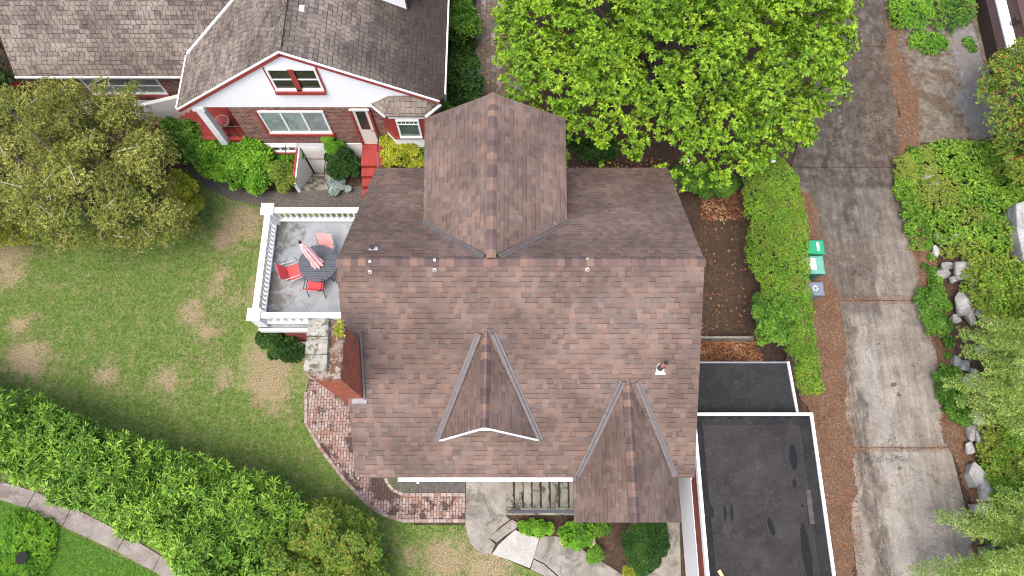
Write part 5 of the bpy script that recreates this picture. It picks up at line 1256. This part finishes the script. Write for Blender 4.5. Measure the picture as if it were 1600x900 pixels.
# --- bronze green shrub next to the hedge
plant('bronze_shrub', 'reddish and yellow green shrub at the right end of the long hedge', 'shrub', [(442,820),(470,785),(510,778),(545,785),(585,812),(605,845),(612,905),(600,1000),(440,1000),(425,880)], 1.1, .5, 1.9, .34, .33, 1.0, 'bronze', 6500, 6, .10, .042, inner=.4, jz=.25)
plant('bright_ground_plant', 'light green low plant ring on the street lawn around a dark hole', 'plant', [(10,800),(40,795),(85,810),(88,850),(70,905),(20,930),(-20,905),(0,850)], .2, .1, .32, .16, .17, .5, 'bright', 2600, 6, .055, .022, jz=.2)
hl = MB(); c = P(34,872,.52); hl.tube([c, c+Vector((0,0,.01)), c-Vector((0,0,.05))], [.19,.19,.02], 14); ho = hl.build('stump', MAT['soilpit'], None, base=tuple(c)); tag(ho, 'small dark stump inside the light green plants on the street lawn', 'stump')
# --- clipped hedge on the right
t, lb = plant('clipped_hedge', 'tall clipped small leaved hedge between the side yard and the driveway', 'hedge',
   [(1160,262),(1195,246),(1228,250),(1250,290),(1260,350),(1262,420),(1268,480),(1274,540),(1286,600),(1280,618),(1248,618),(1238,560),(1222,530),(1196,500),(1186,440),(1168,400),(1164,330)], 1.5, 1.25, 1.75, .30, .26, .5, 'box', 15000, 5, .055, .028, spread=(0, 1.3), low=-.6, inner=.12, jz=.04)
plant('laurel_shrub', 'glossy broad leaved laurel bush spilling from the clipped hedge into the side yard', 'shrub', [(1176,480),(1186,460),(1212,452),(1238,470),(1252,500),(1246,530),(1222,548),(1200,538),(1180,542),(1168,520),(1180,505)], 1.5, .9, 1.9, .22, .28, .7, 'green', 800, 9, .17, .065)
plant('dark_shrub', 'dark green spreading bush under the glossy tree behind the brown roof', 'shrub', [(1045,258),(1100,270),(1160,275),(1165,300),(1120,308),(1070,300)], .8, .4, 1.2, .28, .28, .6, 'green', 2300, 7, .08, .035)
plant('dark_shrub', 'dark shrub under the left edge of the glossy tree by the gable end', 'shrub', [(885,215),(960,215),(965,250),(890,252)], 1.0, .5, 1.4, .3, .3, .6, 'dark', 900, 7, .12, .05)
# --- front garden
plant('low_shrub', 'small bright green shrub below the step handrail', 'shrub', [(808,818),(830,812),(862,816),(866,832),(840,840),(815,834)], .35, .2, .5, .15, .16, .4, 'bright', 900, 7, .06, .03)
t, lb = plant('rose_bush', 'rose bush with large pale pink blooms in front of the porch', 'shrub', [(872,825),(895,816),(925,818),(945,830),(930,848),(905,858),(880,852)], .6, .3, .9, .16, .17, .4, 'bright', 520, 6, .10, .055)
pt = MB(); cs = [(909,828,.85),(913,839,.9),(900,845,.8),(925,846,.7),(880,848,.55)]
for u, v, z in cs:
    pp = []; pa = []
    for q in range(7): pp.append(np.array(P(u, v, z))+rng.normal(size=3)*.015); pa.append(rng.normal(size=3)*.3+[0,0,1])
    mesh_leaves('bloom', rosettes(np.array(pp), np.array(pa), 7, .085, .07, (.1, 1.3)), MAT['petal'], t)
plant('low_shrub', 'dark green low shrub behind the rose bush and the oval clipped shrub', 'shrub', [(910,855),(930,846),(946,856),(942,878),(925,882),(912,872)], .3, .15, .5, .14, .15, .4, 'green', 800, 6, .05, .022)
plant('sparse_shrub', 'thin grey green shrub at the portico roof edge', 'shrub', [(925,818),(955,812),(962,825),(945,840),(928,836)], .5, .3, .8, .14, .16, .4, 'green', 260, 6, .07, .025)
plant('oval_shrub', 'dense dark green clipped oval shrub in front of the portico', 'shrub', [(978,815),(1010,806),(1042,816),(1046,850),(1036,885),(1010,902),(985,890),(974,850)], .9, .5, 1.15, .22, .2, .55, 'dark', 7000, 6, .055, .024, jz=.03, inner=.1)
plant('low_shrub', 'yellow green low tufts at the foot of the oval clipped shrub', 'shrub', [(975,868),(985,885),(1010,905),(1000,925),(975,905)], .2, .1, .3, .12, .14, .3, 'lime', 350, 6, .05, .02)
plant('camellia_shrub', 'dark glossy shrub beside the chimney foot below the roof deck', 'shrub', [(412,522),(440,520),(470,525),(485,545),(475,565),(445,570),(420,558),(410,540)], .9, .4, 1.6, .26, .24, .7, 'dark', 1900, 7, .085, .042)
# --- bank planting
def bz(x, y): return bank_z(x, y)
t, lb = plant('ivy', 'green ivy ground cover spreading over the bank above the rocks', 'ground cover', [(1425,222),(1480,205),(1545,203),(1600,210),(1700,260),(1640,330),(1590,330),(1580,380),(1560,420),(1520,400),(1490,390),(1470,350),(1452,300)], 1.0, .15, .32, .22, .22, .3, 'cover', 9000, 6, .075, .042, zfun=bz, jz=.3)
t['kind'] = 'stuff'
t, lb = plant('creeper', 'mixed yellow green ground cover filling the bank right of the rocks', 'ground cover', [(1522,430),(1560,400),(1700,420),(1700,1000),(1600,1000),(1585,880),(1570,790),(1552,700),(1555,640),(1548,580),(1545,520),(1535,460)], 1.0, .1, .35, .24, .26, .4, 'cover', 15000, 6, .075, .036, zfun=bz, jz=.4)
t['kind'] = 'stuff'
t, lb = plant('roadside_plants', 'low patchy green creepers between the driveway and the rocks', 'ground cover', [(1412,220),(1440,225),(1452,300),(1462,380),(1480,440),(1496,520),(1510,600),(1524,660),(1518,690),(1496,640),(1480,560),(1462,480),(1445,430),(1432,350),(1418,290)], .2, .06, .2, .16, .34, .3, 'green', 2600, 6, .07, .036, zfun=bz, jz=.5)
t['kind'] = 'stuff'
covers = [
 ('spreading_shrub', 'yellow green spreading shrub on the bank beside the large pale boulder', [(1510,395),(1550,400),(1600,430),(1640,500),(1600,520),(1550,520),(1520,480),(1505,440)], 'yellowgreen', 3200),
 ('spreading_shrub', 'green creeping shrub along the drive edge near the upper rocks', [(1410,225),(1440,230),(1450,300),(1462,380),(1440,385),(1424,330),(1412,280)], 'cover', 1500),
 ('spreading_shrub', 'small green creeper between rocks on the middle of the bank', [(1442,440),(1470,430),(1486,460),(1495,520),(1470,520),(1450,480)], 'green', 900),
 ('spreading_shrub', 'green creeper among the lower rocks near the pale cedar tips', [(1478,560),(1500,560),(1520,610),(1540,660),(1520,670),(1495,640),(1475,590)], 'green', 1000),
 ('spreading_shrub', 'green bush at the right edge between the two cedar branches', [(1545,660),(1600,650),(1640,680),(1640,760),(1590,790),(1560,760),(1540,700)], 'cover', 2600),
 ('spreading_shrub', 'dark green bush at the lower right edge under the cedar', [(1560,790),(1640,780),(1660,1000),(1580,1000),(1560,860)], 'green', 1600),
 ('leafy_shrub', 'green shrub at the top edge beside the brown house, left part', [(1385,0),(1420,-20),(1455,-10),(1462,30),(1440,45),(1400,38)], 'bright', 1100),
 ('leafy_shrub', 'long leaved green shrub at the top edge next to the brown timber roof', [(1455,-30),(1530,-30),(1530,25),(1500,45),(1460,40)], 'green', 1300),
 ('weeds', 'mossy weeds in the middle of the broken concrete pad', [(1425,45),(1450,40),(1485,50),(1490,70),(1460,80),(1430,70)], 'bright', 500),
 ('weeds', 'green weeds at the foot of the brown house wall', [(1515,45),(1530,60),(1540,85),(1528,80),(1512,60)], 'green', 200),
]
for nm, lab, pix, lf, n in covers:
    hb_ = nm in ('spreading_shrub',)
    plant(nm, lab, 'shrub' if nm != 'weeds' else 'weeds', pix, .9 if hb_ else .4, .15, .45 if nm != 'weeds' else .15, .2, .22, .5, lf, n, 6, .07, .034, zfun=bz if hb_ else None, jz=.25)
t, lb = plant('berry_shrub', 'large arching shrub dotted with red berries at the upper right edge', 'shrub',
   [(1548,85),(1580,72),(1640,60),(1700,120),(1690,300),(1620,310),(1590,285),(1562,250),(1545,215),(1530,175),(1522,140),(1530,110)], 1.8, .9, 2.8, .38, .34, 1.3, 'yellowgreen', 8000, 5, .095, .034, inner=.4, spread=(0,1.1), trunk=True, cull=.5)
be = MB(); pts, ax = lobes_points(lb, 520, inner=.05, low=.1)
import bmesh as _b
for i in range(0, 520):
    p = Vector(pts[i])+Vector((0,0,.03)); r = rng.uniform(.026,.05)
    be.add([p+Vector((r,0,0)), p+Vector((0,r,0)), p+Vector((-r,0,0)), p+Vector((0,-r,0)), p+Vector((0,0,r)), p-Vector((0,0,r))], [(0,1,4),(1,2,4),(2,3,4),(3,0,4),(1,0,5),(2,1,5),(3,2,5),(0,3,5)])
bo = be.build('berries', MAT['berry'], t, smooth=True); bo['kind'] = 'stuff'
trunk_limbs(t, (OFF[t.name][0]+.3, OFF[t.name][1], 0), .06, lb, 30, .8)
# --- cedar boughs entering from the right edge
def cedar(label, base_uv, tips, zt_, hgt):
    b = P(*base_uv, 0); t = thing('cedar_tree', label, 'tree', (b.x, b.y, bank_z(b.x, b.y)), 'pale feathery cedars on the right bank')
    MB().tube([(b.x,b.y,.2),(b.x,b.y,hgt*.5),(b.x,b.y,hgt)], [.16,.10,.02], 10).build('trunk', MAT['bark'], t, smooth=True)
    brs = MB(); P0 = []; A0 = []
    for (u, v, z) in tips:
        e = P(u, v, z); s = Vector((b.x, b.y, min(hgt-.2, z+.9))); 
        L = (e-s).length; pr_ = s
        for i in range(1, 9):
            q = s.lerp(e, i/8)+Vector((0, 0, -.25*math.sin(i/8*3.14)*0+.12*math.sin(i/8*3.14))); brs.tube([pr_, q], [.03*(1-i/9), .03*(1-(i+1)/10)], 5, cap=False); pr_ = q
        d = (e-s).normalized(); sd_ = d.cross(Vector((0,0,1))).normalized()
        nb_ = int(L/.10)
        for i in range(nb_):
            f = (i+.5)/nb_
            if f < .18: continue
            c = s.lerp(e, f)+Vector((0,0,.12*math.sin(f*3.14)))
            wl_ = (.72*(1-f)**.6+.14)*rng.uniform(.6, 1.15)
            for sg in (-1, 1):
                tw_ = (sd_*sg+d*.75).normalized(); m_ = max(2, int(wl_/.045))
                for k in range(m_):
                    g_ = (k+.5)/m_; p = c+tw_*(wl_*g_)+Vector((0,0,-.16*g_*g_*wl_))+Vector(rng.normal(size=3)*.012)
                    P0.append(p); A0.append(np.array(tw_)*.8+np.array([0,0,.7])+rng.normal(size=3)*.15)
            P0.append(c); A0.append(np.array(d)*.8+np.array([0,0,.7]))
    mesh_leaves('crown', rosettes(np.array([tuple(p) for p in P0]), np.array(A0), 8, .070, .017, (.2, 1.2)), LF['cedar'], t)
    brs.build('limb', MAT['bark'], t)
    return t
cedar('pale feathery cedar at the right edge, its upper boughs reaching over the rocks', (1665,610), [(1500,520,2.2),(1505,548,2.0),(1475,600,2.0),(1495,628,1.8),(1520,655,1.6),(1530,500,2.4),(1555,530,2.8),(1540,575,2.6),(1535,610,2.4),(1560,640,2.4),(1580,505,2.8),(1590,560,3.2),(1585,600,3.0),(1575,670,2.0),(1600,690,2.0),(1620,480,2.6)], 1.5, 4.2)
cedar('pale feathery cedar at the lower right edge beside the driveway end', (1690,860), [(1465,806,1.5),(1500,825,1.6),(1530,790,2.0),(1560,770,2.2),(1560,842,1.8),(1425,893,1.4),(1470,900,1.6),(1500,888,1.8),(1540,880,2.2),(1580,865,2.4),(1600,820,2.6),(1600,760,2.4),(1520,930,1.8),(1480,945,1.5),(1600,720,2.2)], 1.5, 4.0)

# ================================================================== ROCKS
rocks = [(1441,275,20,26),(1456,295,22,18),(1450,310,16,14),(1463,375,14,20),(1459,395,12,18),(1475,418,20,12),(1502,425,26,38),(1489,372,14,16),(1470,432,18,16),(1487,440,14,12),(1500,480,22,36),(1513,498,14,26),(1516,440,14,24),(1530,456,10,22),(1490,500,12,14),(1532,492,16,18),(1489,567,11,18),(1502,573,14,18),(1530,550,18,18),(1518,585,12,20),(1526,655,20,24),(1514,675,14,28),(1528,685,12,34),(1509,700,12,18),(1520,742,26,34),(1537,765,18,40),(1525,795,20,16),(1546,792,10,10),(1547,850,18,34),(1531,868,8,16),(1537,862,8,14),(1558,865,14,16),(1506,600,14,16),(1541,340,16,10)]
desc = ['grey angular boulder','pale flat topped boulder','small grey rock','white grey slab rock','weathered rock']
import bmesh
near = ['near the ivy', 'below the ivy', 'beside the creeping shrub', 'between the yellow green shrub and the drive', 'next to the cedar tips', 'below the cedar tips']
ordn = ['first','second','third','fourth','fifth','sixth','seventh','eighth','ninth','tenth','eleventh','twelfth','thirteenth','fourteenth','fifteenth','sixteenth','seventeenth','eighteenth','nineteenth','twentieth']
order = sorted(range(len(rocks)), key=lambda i: rocks[i][1])
def ordw(k):
    if k < 20: return ordn[k]
    return ['twenty first','twenty second','twenty third','twenty fourth','twenty fifth','twenty sixth','twenty seventh','twenty eighth','twenty ninth','thirtieth','thirty first','thirty second','thirty third','thirty fourth','thirty fifth'][k-20]
for rank, i in enumerate(order):
    u, v, w_, h_ = rocks[i]; c = on_bank(u, v); s = 22.8/1067
    rx, ry = w_*s*.66, h_*s*.64; rz = min(rx, ry)*.75+.06
    bm = bmesh.new(); rs = np.random.default_rng(100+i)
    for _ in range(16):
        q = unit(rs.normal(size=(1, 3)))[0]; q = np.sign(q)*np.abs(q)**.6; bm.verts.new(q*[rx, ry, rz]*rs.uniform(.85, 1.1))
    r_ = bmesh.ops.convex_hull(bm, input=bm.verts); bmesh.ops.delete(bm, geom=[g_ for g_ in r_['geom_interior'] if isinstance(g_, bmesh.types.BMVert)], context='VERTS')
    bmesh.ops.bevel(bm, geom=list(bm.edges), offset=.02, segments=2, affect='EDGES', clamp_overlap=True)
    bm.verts.index_update(); mb = MB(); mb.add([q.co+Vector((c.x, c.y, c.z+rz*.25+.08)) for q in bm.verts], [[a.index for a in f.verts] for f in bm.faces]); bm.free()
    o = mb.build('rock', MAT['rock'], None, base=(c.x, c.y, c.z)); o.rotation_euler.z = 0
    size = 'large' if w_*h_ > 600 else ('small' if w_*h_ < 220 else 'middling')
    shape = 'long' if h_ > 1.5*w_ else ('wide' if w_ > 1.2*h_ else 'blunt')
    zone = near[min(5, int((v-260)/105))]
    tag(o, f'{size} {shape} grey rock, {ordw(rank)} from the top of the rockery beside the driveway', 'rock', 'rockery stones on the bank by the driveway')
sb = MB(); q = [P(u, v, 1.5) for u, v in [(1588,318),(1640,300),(1650,420),(1600,405),(1590,360)]]
sb.slab(q[::-1], 1.4); o = sb.build('stone_slab', MAT['rock'], None, base=tuple(q[0]), bevel=.04); tag(o, 'large flat grey stone slab at the right edge beside the ivy', 'stone slab')

# ================================================================== SCATTER: litter and grass
def scatter(name, label, polys, n, leaf, L, W, z, excl=(), sd=3, up=.5, ragged_=0.0):
    R = np.random.default_rng(sd); pts = []
    for pix, wt in polys:
        pol = [(P(u, v, 0).x, P(u, v, 0).y) for u, v in pix]; xs = [a[0] for a in pol]; ys = [a[1] for a in pol]
        m = int(n*wt); x = R.uniform(min(xs), max(xs), m*3); y = R.uniform(min(ys), max(ys), m*3); k = inpoly(x+R.normal(size=m*3)*ragged_, y+R.normal(size=m*3)*ragged_, pol); x, y = x[k][:m], y[k][:m]
        pts.append(np.stack([x, y, np.full(len(x), z)], 1))
    pts = np.concatenate(pts); n_ = len(pts)
    a = R.uniform(0, 6.28, n_); d = np.stack([np.cos(a), np.sin(a), R.uniform(-.1, .5, n_)*up], 1); nn = unit(np.stack([R.normal(size=n_)*.4, R.normal(size=n_)*.4, np.ones(n_)], 1))
    s = R.uniform(.5, 1.3, n_)
    o = mesh_leaves(name, leaf_geo(pts, d, nn, L*s, W*s, .15, .1), LF[leaf]); tag(o, label, 'litter', kind='stuff'); return o
scatter('fallen_leaves', 'brown fallen leaves in the dark side yard', [([(1095,300),(1165,300),(1170,345),(1095,345)], .3), ([(1090,530),(1180,530),(1190,568),(1090,568)], .5), ([(1095,340),(1175,340),(1185,530),(1095,530)], .05), ([(900,240),(1045,250),(1045,300),(900,300)], .15)], 2600, 'litter', .10, .045, .06)
scatter('fallen_needles', 'orange brown needles and leaf bits along both driveway edges', [
  ([(1255,300),(1290,380),(1312,480),(1326,560),(1330,640),(1340,760),(1345,905),(1300,905),(1268,640),(1240,480),(1235,300)], .4),
  ([(1384,0),(1405,0),(1436,160),(1444,250),(1472,340),(1482,420),(1504,520),(1516,620),(1544,700),(1562,800),(1580,905),(1545,905),(1520,800),(1482,700),(1466,620),(1448,520),(1430,420),(1412,340),(1404,250),(1394,160)], .4),
  ([(1340,60),(1400,60),(1410,260),(1350,262)], .06), ([(1300,462),(1450,462),(1450,476),(1300,476)], .03), ([(1325,696),(1480,696),(1480,706),(1325,706)], .02), ([(1285,380),(1400,380),(1410,466),(1300,466)], .02), ([(1400,60),(1540,60),(1550,225),(1415,225)], .08)], 26000, 'needle', .055, .016, .068, ragged_=.12)
scatter('path_leaves', 'orange fallen leaves on the mossy side path', [([(745,0),(790,0),(810,150),(745,170)], 1)], 90, 'litter', .14, .07, .04)
def grass(name, label, pix, excl, n, leaf, mat, h_, sd=5, dry=True):
    R = np.random.default_rng(sd); pol = [(P(u, v, 0).x, P(u, v, 0).y) for u, v in pix]
    x0, x1 = max(min(a[0] for a in pol), -19.5), min(max(a[0] for a in pol), 3); y0, y1 = max(min(a[1] for a in pol), -3.5), max(a[1] for a in pol)
    x = R.uniform(x0, x1, n*2); y = R.uniform(y0, y1, n*2); k = inpoly(x, y, pol)
    for e in excl:
        ep = [(P(u, v, 0).x, P(u, v, 0).y) for u, v in e]; k &= ~inpoly(x, y, ep)
    k &= ~((x > -9.6) & (x < -4) & (y > 4.2) & (y < 9.2)); k &= ~((x > -4.8) & (y > 1.6))
    if dry:
        dd = np.ones(len(x))
        for bx, by, br in DRYW:
            dd = np.minimum(dd, np.clip((np.hypot(x-bx, y-by)-br*.5)/(br*.8), .08, 1))
        k &= R.random(len(x)) < dd
    x, y = x[k][:n], y[k][:n]; n_ = len(x); a = R.uniform(0, 6.28, n_)
    p = np.stack([x, y, np.zeros(n_)], 1); d = np.stack([np.cos(a)*.8, np.sin(a)*.8, R.uniform(.3, 1.2, n_)], 1); nn = unit(np.stack([-np.cos(a)*.6, -np.sin(a)*.6, np.ones(n_)], 1))
    s = R.uniform(.5, 1.3, n_)
    o = mesh_leaves(name, leaf_geo(p, d, nn, h_*s, .017*s, .1, .25), mat); tag(o, label, 'grass', kind='stuff'); return o
grass('grass', 'short patchy green lawn grass beside the houses', LAWN, [PATHO+PATHI[::-1], [(727,740),(800,740),(800,812),(805,828),(845,838),(990,900),(990,1000),(830,900),(760,868),(727,830)], [(288,262),(385,298),(640,280),(640,322),(470,326),(360,312),(322,292)], LAWN2, WALK], 110000, None, MAT['blade'], .075)
grass('grass', 'lush green street lawn grass below the sidewalk', [(-150,780),(-14,780),(40,798),(97,826),(182,866),(238,896),(318,950),(-150,1010)], [], 40000, None, MAT['blade2'], .07, 8, False)
